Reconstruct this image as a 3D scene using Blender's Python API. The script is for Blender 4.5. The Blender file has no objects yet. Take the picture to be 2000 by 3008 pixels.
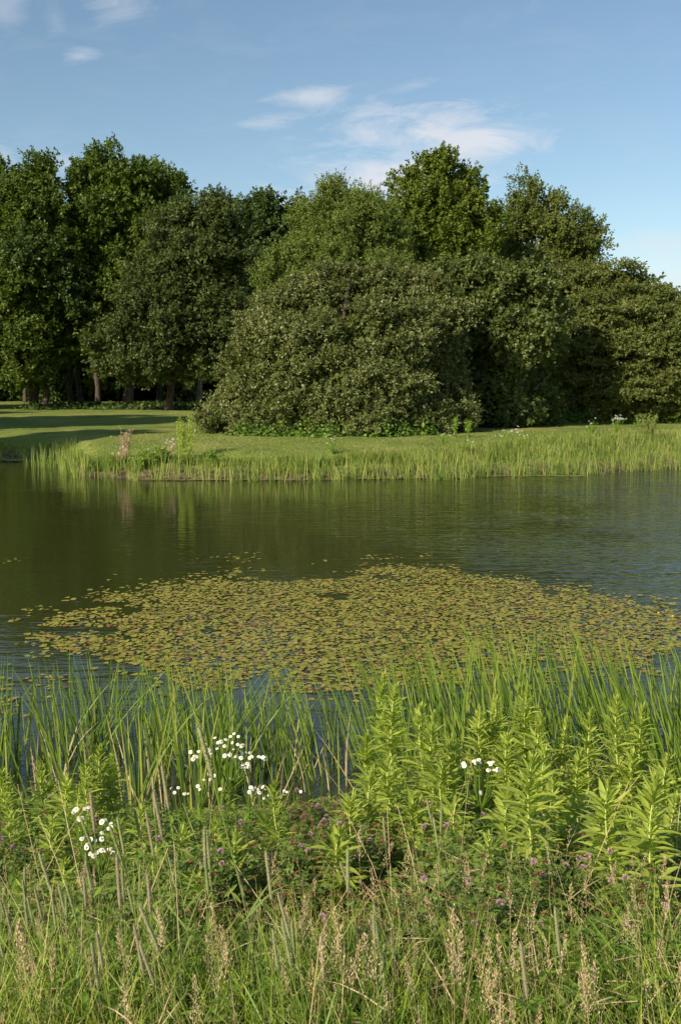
import bpy, math, random
import numpy as np

# ------------------------------------------------------------------ camera, sky, sun, exposure
S = bpy.context.scene
COL = S.collection
R = math.radians
rng = np.random.default_rng(7)
random.seed(7)

CAM_Z, F, CX, CY = 2.6, 3046.0, 1000.0, 1504.0
PITCH = R(7.19)
cd = bpy.data.cameras.new('camera'); cam = bpy.data.objects.new('camera', cd); COL.objects.link(cam)
cam.location = (0, 0, CAM_Z); cam.rotation_euler = (R(90) - PITCH, 0, 0)
cd.sensor_fit = 'VERTICAL'; cd.sensor_height = 23.7; cd.lens = 23.7 * F / 3008.0
cd.clip_start = 0.05; cd.clip_end = 5000
S.camera = cam

SUN_EL, SUN_AZ = R(30), R(-138)        # azimuth from +Y clockwise: the sun stands left of and behind the camera
sdir = np.array([math.cos(SUN_EL) * math.sin(SUN_AZ), math.cos(SUN_EL) * math.cos(SUN_AZ), math.sin(SUN_EL)])
sl = bpy.data.lights.new('sun', 'SUN'); sun = bpy.data.objects.new('sun', sl); COL.objects.link(sun)
sl.energy = 5.0; sl.angle = R(0.5); sl.color = (1.0, 0.88, 0.70)
from mathutils import Vector
sun.rotation_euler = Vector(sdir).to_track_quat('Z', 'Y').to_euler()

S.view_settings.view_transform = 'Standard'; S.view_settings.look = 'None'
S.view_settings.gamma = 1; S.view_settings.use_curve_mapping = False
S.view_settings.exposure = 0.45
S.cycles.max_bounces = 4; S.cycles.diffuse_bounces = 2; S.cycles.glossy_bounces = 2
S.cycles.adaptive_threshold = 0.03
S.cycles.transmission_bounces = 4; S.cycles.transparent_max_bounces = 4


def ray(px, py):
    """world direction (scaled so y == 1) through a pixel of the 2000x3008 photograph"""
    x = (np.asarray(px, float) - CX) / F; v = -(np.asarray(py, float) - CY) / F
    c, s = math.cos(PITCH), math.sin(PITCH)
    dy = c + v * s; dz = v * c - s
    return x / dy, dz / dy


def at(px, py, Y):
    u, w = ray(px, py)
    return np.array([u * Y, Y, CAM_Z + w * Y])


W = bpy.data.worlds.new('World'); S.world = W; W.use_nodes = True
nt = W.node_tree; N = nt.nodes; LK = nt.links; N.clear()
out = N.new('ShaderNodeOutputWorld'); bg = N.new('ShaderNodeBackground')
sky = N.new('ShaderNodeTexSky'); sky.sky_type = 'NISHITA'; sky.sun_disc = False
sky.sun_elevation = SUN_EL; sky.sun_rotation = SUN_AZ
sky.altitude = 100; sky.air_density = 1.0; sky.dust_density = 0.6; sky.ozone_density = 1.2
SKY_STR = 0.094
bg.inputs['Strength'].default_value = SKY_STR
geo = N.new('ShaderNodeTexCoord'); sep = N.new('ShaderNodeSeparateXYZ')
LK.new(geo.outputs['Generated'], sep.inputs[0])


def wm(op, a, b=None, c=None, clamp=False):
    m = N.new('ShaderNodeMath'); m.operation = op; m.use_clamp = clamp
    for i, k in enumerate((a, b, c)):
        if k is None: continue
        if isinstance(k, (int, float)): m.inputs[i].default_value = k
        else: LK.new(k, m.inputs[i])
    return m.outputs[0]


ysafe = wm('MAXIMUM', sep.outputs[1], 0.02)
U = wm('DIVIDE', sep.outputs[0], ysafe); V = wm('DIVIDE', sep.outputs[2], ysafe)
comb = N.new('ShaderNodeCombineXYZ')
LK.new(wm('ADD', wm('MULTIPLY', U, 7.0), wm('MULTIPLY', V, -3.0)), comb.inputs[0]); LK.new(wm('MULTIPLY', V, 22.0), comb.inputs[1])
n1 = N.new('ShaderNodeTexNoise'); n1.inputs['Scale'].default_value = 1.7; n1.inputs['Detail'].default_value = 12
n1.inputs['Roughness'].default_value = 0.68; n1.inputs['Distortion'].default_value = 0.6
LK.new(comb.outputs[0], n1.inputs['Vector'])
NZ = wm('SUBTRACT', n1.outputs['Fac'], 0.5)
# px, py, half-width, half-height, strength, slant
clouds = [(340, 10, 120, 50, .55, .1), (235, 165, 70, 30, .5, .1), (15, 30, 80, 70, .35, 0), (890, 285, 130, 34, .7, .05), (800, 355, 90, 28, .5, .1),
          (1210, 250, 90, 20, .30, .2), (1290, 400, 340, 90, 1.0, -.05), (1380, 410, 200, 70, 1.0, .15), (1120, 380, 180, 55, .5, 0), (1440, 430, 170, 110, .5, .3), (1130, 520, 350, 110, 1.0, .1), (1010, 500, 250, 60, .4, .1),
          (165, 55, 40, 60, .2, 0), (190, 480, 60, 40, .5, 0), (0, 500, 60, 80, .6, 0), (1960, 710, 240, 55, .5, .1), (1980, 830, 240, 120, .75, 0)]
tot = None
for (px, py, a, b, st, sl_) in clouds:
    u0, v0 = ray(px, py); a_, b_ = a / F * 1.02, b / F * 1.02
    du = wm('DIVIDE', wm('SUBTRACT', U, float(u0)), a_)
    dv0 = wm('SUBTRACT', V, float(v0))
    dv = wm('DIVIDE', wm('SUBTRACT', dv0, wm('MULTIPLY', wm('SUBTRACT', U, float(u0)), sl_)), b_)
    r2 = wm('ADD', wm('MULTIPLY', du, du), wm('MULTIPLY', dv, dv))
    m = wm('SUBTRACT', 1.0, wm('SQRT', r2))
    m = wm('ADD', m, wm('MULTIPLY', NZ, 3.0))
    m = wm('MULTIPLY', wm('SMOOTH_MIN', wm('MAXIMUM', m, 0.0), 1.0, 0.3), st, clamp=True)
    tot = m if tot is None else wm('MAXIMUM', tot, m)
front = wm('GREATER_THAN', sep.outputs[1], 0.05)
# thin general veil that thickens to the horizon
veil = wm('MULTIPLY', wm('MAXIMUM', wm('ADD', NZ, 0.02), 0.0), 0.35)
tot = wm('MULTIPLY', wm('MAXIMUM', tot, veil), front)
mix = N.new('ShaderNodeMix'); mix.data_type = 'RGBA'
LK.new(wm('MULTIPLY', tot, 0.85), mix.inputs['Factor'])
tint = N.new('ShaderNodeMix'); tint.data_type = 'RGBA'; tint.blend_type = 'MULTIPLY'; tint.inputs['Factor'].default_value = 1; tint.inputs['B'].default_value = (.98, 1.03, .99, 1)
hs = N.new('ShaderNodeHueSaturation'); hs.inputs['Saturation'].default_value = 1.0; hs.inputs['Value'].default_value = 1.0
LK.new(sky.outputs[0], hs.inputs['Color'])
LK.new(hs.outputs[0], tint.inputs['A']); LK.new(tint.outputs['Result'], mix.inputs['A'])
mix.inputs['B'].default_value = (6.2, 6.3, 6.7, 1)
LK.new(mix.outputs['Result'], bg.inputs['Color']); LK.new(bg.outputs[0], out.inputs[0])


# ------------------------------------------------------------------ helpers
def tag(o, label=None, cat=None, group=None, kind=None):
    if label: o['label'] = label
    if cat: o['category'] = cat
    if group: o['group'] = group
    if kind: o['kind'] = kind
    elif cat: o['kind'] = 'thing'
    return o


def empty(name, loc, rz=0.0):
    o = bpy.data.objects.new(name, None); COL.objects.link(o); o.location = [float(v) for v in loc]; o.rotation_euler = (0, 0, rz)
    o.empty_display_size = 0.1
    return o


def link(name, me, parent=None, loc=None):
    o = bpy.data.objects.new(name, me); COL.objects.link(o)
    if parent: o.parent = parent
    if loc is not None: o.location = [float(v) for v in loc]
    return o


def copy_tree(o, parent=None):
    c = o.copy(); COL.objects.link(c); c.parent = parent
    for ch in [k for k in o.children]: copy_tree(ch, c)
    return c


def mesh(name, V, faces, mats, attrs=None, fmat=None, smooth=False):
    """faces: list of int arrays (n,3) or (n,4)"""
    V = np.asarray(V, np.float32); me = bpy.data.meshes.new(name)
    faces = [np.asarray(f, np.int32) for f in faces if len(f)]
    me.vertices.add(len(V)); me.vertices.foreach_set('co', V.ravel())
    nl = sum(f.size for f in faces); nf = sum(len(f) for f in faces)
    me.loops.add(nl); me.polygons.add(nf)
    me.loops.foreach_set('vertex_index', np.concatenate([f.ravel() for f in faces]))
    ls = []; s = 0
    for f in faces:
        ls.append(s + np.arange(len(f)) * f.shape[1]); s += f.size
    me.polygons.foreach_set('loop_start', np.concatenate(ls).astype(np.int32))
    if fmat is not None: me.polygons.foreach_set('material_index', np.asarray(fmat, np.int32))
    if smooth: me.polygons.foreach_set('use_smooth', np.ones(nf, bool))
    me.update(calc_edges=True)
    for k, v in (attrs or {}).items():
        a = me.attributes.new(k, 'FLOAT', 'POINT'); a.data.foreach_set('value', np.asarray(v, np.float32))
    for m in (mats if isinstance(mats, (list, tuple)) else [mats]): me.materials.append(m)
    return me


def vnoise(x, y, s, seed):
    r = np.random.default_rng(seed); T = r.random((64, 64)); X_, Y_ = x * s, y * s; i = np.floor(X_).astype(int); j = np.floor(Y_).astype(int)
    fx, fy = X_ - i, Y_ - j; fx = fx * fx * (3 - 2 * fx); fy = fy * fy * (3 - 2 * fy); g_ = lambda a, b: T[a % 64, b % 64]
    return (g_(i, j) * (1 - fx) + g_(i + 1, j) * fx) * (1 - fy) + (g_(i, j + 1) * (1 - fx) + g_(i + 1, j + 1) * fx) * fy


class Geo:
    """collects pieces (verts, faces, rnd, tip, material) into one mesh"""
    def __init__(s): s.V = []; s.F = {3: [], 4: []}; s.M = {3: [], 4: []}; s.r = []; s.t = []; s.n = 0
    def add(s, V, Fs, rnd, tip, m=0):
        V = np.asarray(V, float).reshape(-1, 3); Fs = np.asarray(Fs); k = Fs.shape[1]
        s.V.append(V); s.F[k].append(Fs + s.n); s.M[k].append(np.full(len(Fs), m)); s.n += len(V)
        s.r.append(np.broadcast_to(rnd, len(V))); s.t.append(np.broadcast_to(tip, len(V)))
        return s
    def build(s, name, mats, smooth=False):
        fs = [np.concatenate(s.F[k]) for k in (3, 4) if s.F[k]]
        fm = np.concatenate([np.concatenate(s.M[k]) for k in (3, 4) if s.F[k]])
        return mesh(name, np.concatenate(s.V), fs, mats, {'rnd': np.concatenate(s.r), 'tip': np.concatenate(s.t)}, fm, smooth)


def nrm(a):
    return a / np.maximum(np.linalg.norm(a, axis=-1, keepdims=True), 1e-9)


def rv(n):
    return nrm(rng.normal(size=(n, 3)))


def ribbons(P, D, side, L, Wd, droop, prof, bend=None, fold=0.0, rnd=None):
    """curved tapering blades. prof: widths along the blade. returns verts, quads, rnd, tip"""
    n = len(P); k = len(prof); t = np.linspace(0, 1, k)
    L = np.broadcast_to(L, n)[:, None, None]; Wd = np.broadcast_to(Wd, n)[:, None, None]; droop = np.broadcast_to(droop, n)[:, None, None]
    tt = t[None, :, None]
    g = np.array([0, 0, -1.0])[None, None]
    b = g if bend is None else bend[:, None, :]
    C = P[:, None] + L * (D[:, None] * tt + b * droop * tt ** 2.2)
    w = Wd * np.asarray(prof)[None, :, None] * 0.5
    A = C + side[:, None] * w; B = C - side[:, None] * w
    r = rng.random(n) if rnd is None else rnd
    if fold:
        up = nrm(np.cross(side, D))[:, None]
        M = C - up * w * fold
        Vv = np.stack([A, M, B], 2).reshape(n, k * 3, 3)
        base = np.arange(n)[:, None, None] * (k * 3); j = np.arange(k - 1)[None, :, None] * 3
        q = np.array([[0, 3, 4, 1], [1, 4, 5, 2]])
        Fq = (base + j)[..., None] + q[None, None]
        Fq = Fq.reshape(-1, 4)
        return Vv.reshape(-1, 3), Fq, np.repeat(r, k * 3), np.tile(np.repeat(t, 3), n)
    Vv = np.stack([A, B], 2).reshape(n, k * 2, 3)
    base = np.arange(n)[:, None] * (k * 2); j = np.arange(k - 1)[None] * 2
    s = (base + j)[..., None]
    Fq = np.concatenate([s, s + 2, s + 3, s + 1], -1).reshape(-1, 4)
    return Vv.reshape(-1, 3), Fq, np.repeat(r, k * 2), np.tile(np.repeat(t, 2), n)


def leaf_cards(P, A, Nn, L, Wd, rnd):
    """folded rhombic leaves at P, along A, facing Nn"""
    n = len(P); A = nrm(A); S_ = nrm(np.cross(Nn, A)); Nn = np.cross(A, S_)
    L = np.broadcast_to(L, n)[:, None]; Wd = np.broadcast_to(Wd, n)[:, None]
    v0 = P; v2 = P + A * L; m = P + A * L * .45
    v1 = m + S_ * Wd * .5 - Nn * Wd * .12; v3 = m - S_ * Wd * .5 - Nn * Wd * .12
    Vv = np.stack([v0, v1, v2, v3], 1).reshape(-1, 3)
    Fq = np.arange(n)[:, None] * 4 + np.array([0, 1, 2, 3])[None]
    return Vv, Fq, np.repeat(rnd, 4), np.tile([0, .5, 1, .5], n)


def tube(pts, rads, k=8, jitter=0.0, cap=True):
    pts = np.asarray(pts, float); n = len(pts); rads = np.broadcast_to(rads, n)
    T = np.gradient(pts, axis=0); T = nrm(T)
    ref = np.array([0, 1.0, 0]) if abs(T[0][1]) < .8 else np.array([1.0, 0, 0])
    V = []
    for i in range(n):
        s = nrm(np.cross(T[i], ref)); u = np.cross(s, T[i])
        a = np.arange(k) / k * 2 * math.pi
        r = rads[i] * (1 + jitter * rng.normal(size=k))
        V.append(pts[i] + np.outer(np.cos(a) * r, s) + np.outer(np.sin(a) * r, u))
    V = np.concatenate(V); F_ = []
    for i in range(n - 1):
        for j in range(k):
            F_.append([i * k + j, i * k + (j + 1) % k, (i + 1) * k + (j + 1) % k, (i + 1) * k + j])
    return V, np.array(F_)


# ------------------------------------------------------------------ materials
def new_mat(name):
    m = bpy.data.materials.new(name); m.use_nodes = True; m.node_tree.nodes.clear()
    return m, m.node_tree.nodes, m.node_tree.links


def leaf_mat(name, cols, tcol=None, trans=.3, rough=.5, spec=.35, tipcol=None, tipfrom=.7, objvar=0.0):
    """cols: colour stops picked by the per-leaf random; tipcol: colour towards the blade tip"""
    m, N_, L_ = new_mat(name)
    o = N_.new('ShaderNodeOutputMaterial'); at_ = N_.new('ShaderNodeAttribute'); at_.attribute_name = 'rnd'
    cr = N_.new('ShaderNodeValToRGB'); e = cr.color_ramp.elements
    e[0].position = 0; e[0].color = (*cols[0], 1); e[1].position = 1; e[1].color = (*cols[-1], 1)
    for i, c in enumerate(cols[1:-1]):
        q = e.new((i + 1) / (len(cols) - 1)); q.color = (*c, 1)
    fac = at_.outputs['Fac']
    if objvar:
        oi = N_.new('ShaderNodeObjectInfo'); ad = N_.new('ShaderNodeMath'); ad.operation = 'MULTIPLY_ADD'
        L_.new(oi.outputs['Random'], ad.inputs[0]); ad.inputs[1].default_value = objvar
        s2 = N_.new('ShaderNodeMath'); s2.operation = 'MULTIPLY'; L_.new(fac, s2.inputs[0]); s2.inputs[1].default_value = 1 - objvar
        L_.new(s2.outputs[0], ad.inputs[2]); fac = ad.outputs[0]
    L_.new(fac, cr.inputs[0]); col = cr.outputs[0]
    if tipcol:
        tp = N_.new('ShaderNodeAttribute'); tp.attribute_name = 'tip'
        mr = N_.new('ShaderNodeMapRange'); mr.inputs['From Min'].default_value = tipfrom; mr.inputs['From Max'].default_value = 1.0 if tipfrom < 1 else 0
        L_.new(tp.outputs['Fac'], mr.inputs['Value'])
        mx = N_.new('ShaderNodeMix'); mx.data_type = 'RGBA'; L_.new(mr.outputs[0], mx.inputs['Factor']); L_.new(col, mx.inputs['A']); mx.inputs['B'].default_value = (*tipcol, 1)
        col = mx.outputs['Result']
    p = N_.new('ShaderNodeBsdfPrincipled'); p.inputs['Roughness'].default_value = rough; p.inputs['Specular IOR Level'].default_value = spec
    L_.new(col, p.inputs['Base Color'])
    if trans > 0:
        t = N_.new('ShaderNodeBsdfTranslucent'); ms = N_.new('ShaderNodeMixShader'); ms.inputs[0].default_value = trans
        hv = N_.new('ShaderNodeMix'); hv.data_type = 'RGBA'; hv.blend_type = 'MULTIPLY'; hv.inputs['Factor'].default_value = 1
        L_.new(col, hv.inputs['A']); hv.inputs['B'].default_value = (*(tcol or (1.5, 1.5, .55)), 1)
        L_.new(hv.outputs['Result'], t.inputs['Color'])
        L_.new(p.outputs[0], ms.inputs[1]); L_.new(t.outputs[0], ms.inputs[2]); L_.new(ms.outputs[0], o.inputs[0])
    else: L_.new(p.outputs[0], o.inputs[0])
    return m


def bark_mat(name, a, b, sc=9):
    m, N_, L_ = new_mat(name); o = N_.new('ShaderNodeOutputMaterial'); p = N_.new('ShaderNodeBsdfPrincipled')
    tc = N_.new('ShaderNodeTexCoord'); mp = N_.new('ShaderNodeMapping'); mp.inputs['Scale'].default_value = (1, 1, .18)
    nz = N_.new('ShaderNodeTexNoise'); nz.inputs['Scale'].default_value = sc; nz.inputs['Detail'].default_value = 6
    cr = N_.new('ShaderNodeValToRGB'); cr.color_ramp.elements[0].color = (*a, 1); cr.color_ramp.elements[1].color = (*b, 1)
    cr.color_ramp.elements[0].position = .35; cr.color_ramp.elements[1].position = .65
    bp = N_.new('ShaderNodeBump'); bp.inputs['Strength'].default_value = .8; bp.inputs['Distance'].default_value = .04
    L_.new(tc.outputs['Object'], mp.inputs[0]); L_.new(mp.outputs[0], nz.inputs['Vector']); L_.new(nz.outputs['Fac'], cr.inputs[0])
    L_.new(cr.outputs[0], p.inputs['Base Color']); L_.new(nz.outputs['Fac'], bp.inputs['Height']); L_.new(bp.outputs[0], p.inputs['Normal'])
    p.inputs['Roughness'].default_value = .9; L_.new(p.outputs[0], o.inputs[0])
    return m


M = {}
M['bark'] = bark_mat('bark', (.03, .022, .016), (.09, .066, .048))
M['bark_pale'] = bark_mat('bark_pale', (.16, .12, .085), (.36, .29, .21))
M['oak'] = leaf_mat('oak_leaf', [(.055, .090, .010), (.085, .130, .015), (.13, .185, .025)], trans=.28, rough=.5, spec=.3)
M['oak_dark'] = leaf_mat('dark_leaf', [(.034, .064, .012), (.055, .095, .018), (.085, .13, .026)], trans=.25, rough=.5, spec=.3)
M['grey_leaf'] = leaf_mat('grey_green_leaf', [(.050, .076, .016), (.078, .108, .024), (.12, .15, .045)], trans=.25, rough=.5, spec=.3)  # grey green, darkened in colour for the shade this tree lies in
M['willow'] = leaf_mat('light_leaf', [(.10, .145, .025), (.14, .19, .035), (.19, .24, .055)], trans=.3, rough=.55, spec=.3)
M['warm'] = leaf_mat('warm_leaf', [(.075, .115, .012), (.115, .16, .018), (.165, .215, .030)], trans=.3, rough=.55, spec=.25)
M['olive'] = leaf_mat('olive_leaf', [(.085, .115, .020), (.125, .155, .030), (.17, .20, .05)], trans=.28, rough=.5, spec=.3)
M['bush'] = leaf_mat('glossy_bush_leaf', [(.072, .095, .018), (.108, .135, .026), (.15, .170, .042), (.24, .255, .10)], trans=.2, rough=.48, spec=.5)
M['broad'] = leaf_mat('broad_leaf', [(.070, .10, .020), (.10, .135, .028), (.20, .235, .07)], trans=.28, rough=.5, spec=.4)
M['haw'] = leaf_mat('hawthorn_leaf', [(.080, .105, .018), (.12, .145, .028), (.19, .20, .06)], trans=.25, rough=.5, spec=.35)
M['ivy'] = leaf_mat('vine_leaf', [(.07, .14, .015), (.12, .21, .03), (.18, .28, .05)], trans=.3, rough=.5)
M['golden'] = leaf_mat('goldenrod_leaf', [(.25, .33, .045), (.35, .43, .07), (.48, .54, .12)], trans=.4, rough=.5, spec=.3, objvar=.35)
M['gstem'] = leaf_mat('goldenrod_stem', [(.42, .50, .13), (.50, .56, .17)], trans=0, rough=.5)
M['cattail'] = leaf_mat('cattail_blade', [(.07, .135, .018), (.125, .205, .028), (.20, .285, .042), (.38, .38, .08)], trans=.32, rough=.45, spec=.3, objvar=.2)
M['reed'] = leaf_mat('far_reed_blade', [(.09, .17, .03), (.15, .235, .04), (.25, .32, .06), (.42, .41, .11)], trans=.3, rough=.5, spec=.25, objvar=.4)
M['tall'] = leaf_mat('bank_grass_blade', [(.07, .12, .022), (.13, .19, .035), (.20, .26, .05), (.27, .31, .08), (.40, .35, .16)], trans=.3, rough=.6, spec=.2)
M['grass'] = leaf_mat('meadow_grass_blade', [(.08, .15, .015), (.15, .24, .025), (.24, .34, .04), (.34, .40, .06), (.50, .45, .17)], trans=.35, rough=.6, spec=.25, tipcol=(.42, .38, .12), tipfrom=.85)
M['straw'] = leaf_mat('dry_seed', [(.42, .30, .14), (.58, .45, .25), (.72, .60, .40)], trans=.3, rough=.7, tcol=(1.1, 1, .8), objvar=.3)
M['timothy'] = leaf_mat('timothy_head', [(.20, .25, .09), (.29, .31, .14), (.30, .24, .16)], trans=.1, rough=.8, spec=.1, tcol=(1, 1, .8), objvar=.75)
M['tstem'] = leaf_mat('timothy_stem', [(.16, .26, .06), (.28, .32, .10)], trans=.1, rough=.5, objvar=.3)
M['clover'] = leaf_mat('clover_leaf', [(.08, .13, .018), (.13, .195, .032), (.19, .26, .05), (.32, .36, .14)], trans=.3, rough=.55, spec=.3)
M['weed'] = leaf_mat('weed_leaf', [(.10, .17, .02), (.18, .29, .035), (.30, .40, .06)], trans=.35, rough=.5, spec=.3)
M['pink'] = leaf_mat('clover_flower', [(.36, .17, .25), (.48, .28, .36), (.58, .42, .44)], trans=.2, rough=.7, spec=.2, tcol=(1, .85, .9), objvar=.3)
M['brown'] = leaf_mat('spent_clover', [(.13, .07, .03), (.24, .13, .06), (.36, .23, .12)], trans=.15, rough=.8, spec=.1, tcol=(1, 1, .8), objvar=.3)
M['white'] = leaf_mat('white_petal', [(.80, .80, .78), (.88, .88, .86)], trans=.25, rough=.6, tcol=(1, 1, 1))
M['yellow'] = leaf_mat('yellow_centre', [(.75, .52, .05), (.82, .6, .08)], trans=0, rough=.8)
M['pad'] = leaf_mat('lily_pad', [(.20, .20, .025), (.26, .245, .035), (.32, .28, .05), (.29, .18, .055), (.20, .08, .04)], trans=.05, rough=.5, spec=.3)
M['algae'] = leaf_mat('algae', [(.16, .17, .03), (.24, .24, .04)], trans=0, rough=.7)
M['pinkdry'] = leaf_mat('dried_weed', [(.36, .24, .14), (.48, .33, .21), (.58, .44, .32)], trans=.3, rough=.8, tcol=(1, .9, .8))


def ground_mat():
    m, N_, L_ = new_mat('ground_mat'); o = N_.new('ShaderNodeOutputMaterial'); p = N_.new('ShaderNodeBsdfPrincipled')
    g = N_.new('ShaderNodeNewGeometry'); sp = N_.new('ShaderNodeSeparateXYZ'); L_.new(g.outputs['Position'], sp.inputs[0])
    def noise(sc, det=5, vec=None):
        n = N_.new('ShaderNodeTexNoise'); n.inputs['Scale'].default_value = sc; n.inputs['Detail'].default_value = det
        L_.new(vec or g.outputs['Position'], n.inputs['Vector']); return n.outputs['Fac']
    def ramp(f, st):
        c = N_.new('ShaderNodeValToRGB'); L_.new(f, c.inputs[0]); e = c.color_ramp.elements
        e[0].position, e[0].color = st[0][0], (*st[0][1], 1); e[1].position, e[1].color = st[-1][0], (*st[-1][1], 1)
        for q, cc in st[1:-1]: k = e.new(q); k.color = (*cc, 1)
        return c.outputs[0]
    def mixc(f, a, b, bl='MIX'):
        x = N_.new('ShaderNodeMix'); x.data_type = 'RGBA'; x.blend_type = bl
        if isinstance(f, float): x.inputs['Factor'].default_value = f
        else: L_.new(f, x.inputs['Factor'])
        L_.new(a, x.inputs['A']); L_.new(b, x.inputs['B']); return x.outputs['Result']
    lawn = ramp(noise(.55, 6), [(.32, (.135, .19, .04)), (.5, (.19, .235, .052)), (.62, (.25, .265, .075)), (.75, (.33, .29, .12))])
    fine = ramp(noise(14, 4), [(.3, (.55, .6, .5)), (.7, (1.3, 1.25, 1.25))])
    lawn = mixc(1.0, lawn, fine, 'MULTIPLY')
    mud = ramp(noise(5, 8), [(.3, (.05, .035, .022)), (.5, (.12, .088, .055)), (.7, (.24, .19, .12))])
    mr = N_.new('ShaderNodeMapRange'); mr.inputs['From Min'].default_value = .16; mr.inputs['From Max'].default_value = .34
    L_.new(sp.outputs[2], mr.inputs['Value'])
    c = mixc(mr.outputs[0], mud, lawn)
    soil = ramp(noise(9, 8), [(.3, (.022, .02, .012)), (.7, (.07, .055, .03))])
    mr2 = N_.new('ShaderNodeMapRange'); mr2.inputs['From Min'].default_value = 8; mr2.inputs['From Max'].default_value = 9
    L_.new(sp.outputs[1], mr2.inputs['Value'])
    c = mixc(mr2.outputs[0], soil, c)
    L_.new(c, p.inputs['Base Color']); p.inputs['Roughness'].default_value = .95; p.inputs['Specular IOR Level'].default_value = .1
    bp = N_.new('ShaderNodeBump'); bp.inputs['Strength'].default_value = .9; bp.inputs['Distance'].default_value = .05
    L_.new(noise(22, 4), bp.inputs['Height']); L_.new(bp.outputs[0], p.inputs['Normal']); L_.new(p.outputs[0], o.inputs[0])
    return m


def water_mat():
    m, N_, L_ = new_mat('water_mat'); o = N_.new('ShaderNodeOutputMaterial'); p = N_.new('ShaderNodeBsdfPrincipled')
    g = N_.new('ShaderNodeNewGeometry')
    def mp(sc, rz):
        k = N_.new('ShaderNodeMapping'); k.inputs['Scale'].default_value = sc; k.inputs['Rotation'].default_value = (0, 0, rz)
        L_.new(g.outputs['Position'], k.inputs[0]); return k.outputs[0]
    def nz(v, sc, det=2, dist=0.0):
        n = N_.new('ShaderNodeTexNoise'); n.inputs['Scale'].default_value = sc; n.inputs['Detail'].default_value = det
        n.inputs['Distortion'].default_value = dist; L_.new(v, n.inputs['Vector']); return n.outputs['Fac']
    def ma(op, a, b):
        x = N_.new('ShaderNodeMath'); x.operation = op
        for i, k in enumerate((a, b)):
            if isinstance(k, (int, float)): x.inputs[i].default_value = k
            else: L_.new(k, x.inputs[i])
        return x.outputs[0]
    a = nz(mp((1.1, 4.0, 1), R(-16)), 1.5, 2, .5)
    b = nz(mp((2.2, 6.0, 1), R(10)), 2.2, 2, .3)
    c = nz(mp((1, 1, 1), 0), .35, 2)
    sp = N_.new('ShaderNodeSeparateXYZ'); L_.new(g.outputs['Position'], sp.inputs[0])
    # ripples are livelier to the right of the pond
    mr = N_.new('ShaderNodeMapRange'); mr.inputs['From Min'].default_value = -1; mr.inputs['From Max'].default_value = 8
    mr.inputs['To Min'].default_value = .18; mr.inputs['To Max'].default_value = 1.7; L_.new(sp.outputs[0], mr.inputs['Value'])
    h = ma('ADD', ma('MULTIPLY', a, 1.0), ma('MULTIPLY', b, .4))
    cc = N_.new('ShaderNodeMapRange'); cc.inputs['From Min'].default_value = .35; cc.inputs['From Max'].default_value = .65; cc.inputs['To Min'].default_value = .45; cc.inputs['To Max'].default_value = 1.15
    L_.new(c, cc.inputs['Value'])
    h = ma('MULTIPLY', ma('MULTIPLY', h, mr.outputs[0]), cc.outputs[0])
    bp = N_.new('ShaderNodeBump'); bp.inputs['Strength'].default_value = 1; bp.inputs['Distance'].default_value = .035
    L_.new(h, bp.inputs['Height']); L_.new(bp.outputs[0], p.inputs['Normal'])
    p.inputs['Base Color'].default_value = (.033, .040, .010, 1); p.inputs['Roughness'].default_value = .03; p.inputs['IOR'].default_value = 1.33
    L_.new(p.outputs[0], o.inputs[0])
    return m


# ------------------------------------------------------------------ terrain and water
FS = np.array([(-400, 60), (-60, 46), (-30, 40.5), (-18, 37), (-11.5, 35.3), (-9.2, 34), (-7.9, 30.6), (-7.1, 28.7), (-5.6, 27.8), (-3.6, 27.35), (0, 27.5), (3, 28.1), (4.9, 28.9), (10, 30.8), (16, 33), (40, 40), (400, 60)], float)


def wob(x, s=1.0):
    return .16 * np.sin(x * 1.3 + 1) + .10 * np.sin(x * 3.1 + 2) + .06 * np.sin(x * 7.3)


def yfar(x): return np.interp(x, FS[:, 0], FS[:, 1]) + wob(x)
def ynear(x): return 6.1 + wob(x * 1.7 + 9)


def ground(x, y):
    x = np.asarray(x, float); y = np.asarray(y, float)
    d = np.maximum(y - yfar(x), (-15.0 - x + wob(y)) * (y > 3))
    bump = .03 * np.sin(x * 2.1 + y * 1.3) + .02 * np.sin(x * 5.3 - y * 4.1)
    far = np.interp(d, [-6, -.4, 0, .25, .9, 2.2, 5, 60, 300, 900], [-.9, -.12, .01, .07, .30, .58, .72, .74, 1.2, 2.0]) + bump * np.interp(d, [-1, 0, 1, 8], [0, .4, 1, .3])
    dn = ynear(x) - y
    near = np.interp(dn, [-5, -.4, 0, .2, 3.9, 6, 40], [-.9, -.12, 0, .06, 1.0, 1.05, 1.05]) + bump * np.interp(dn, [-1, 0, 1], [0, .4, 1])
    return np.where(y > 16, far, np.maximum(near, np.where(x < -12, far, -9)))


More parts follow.
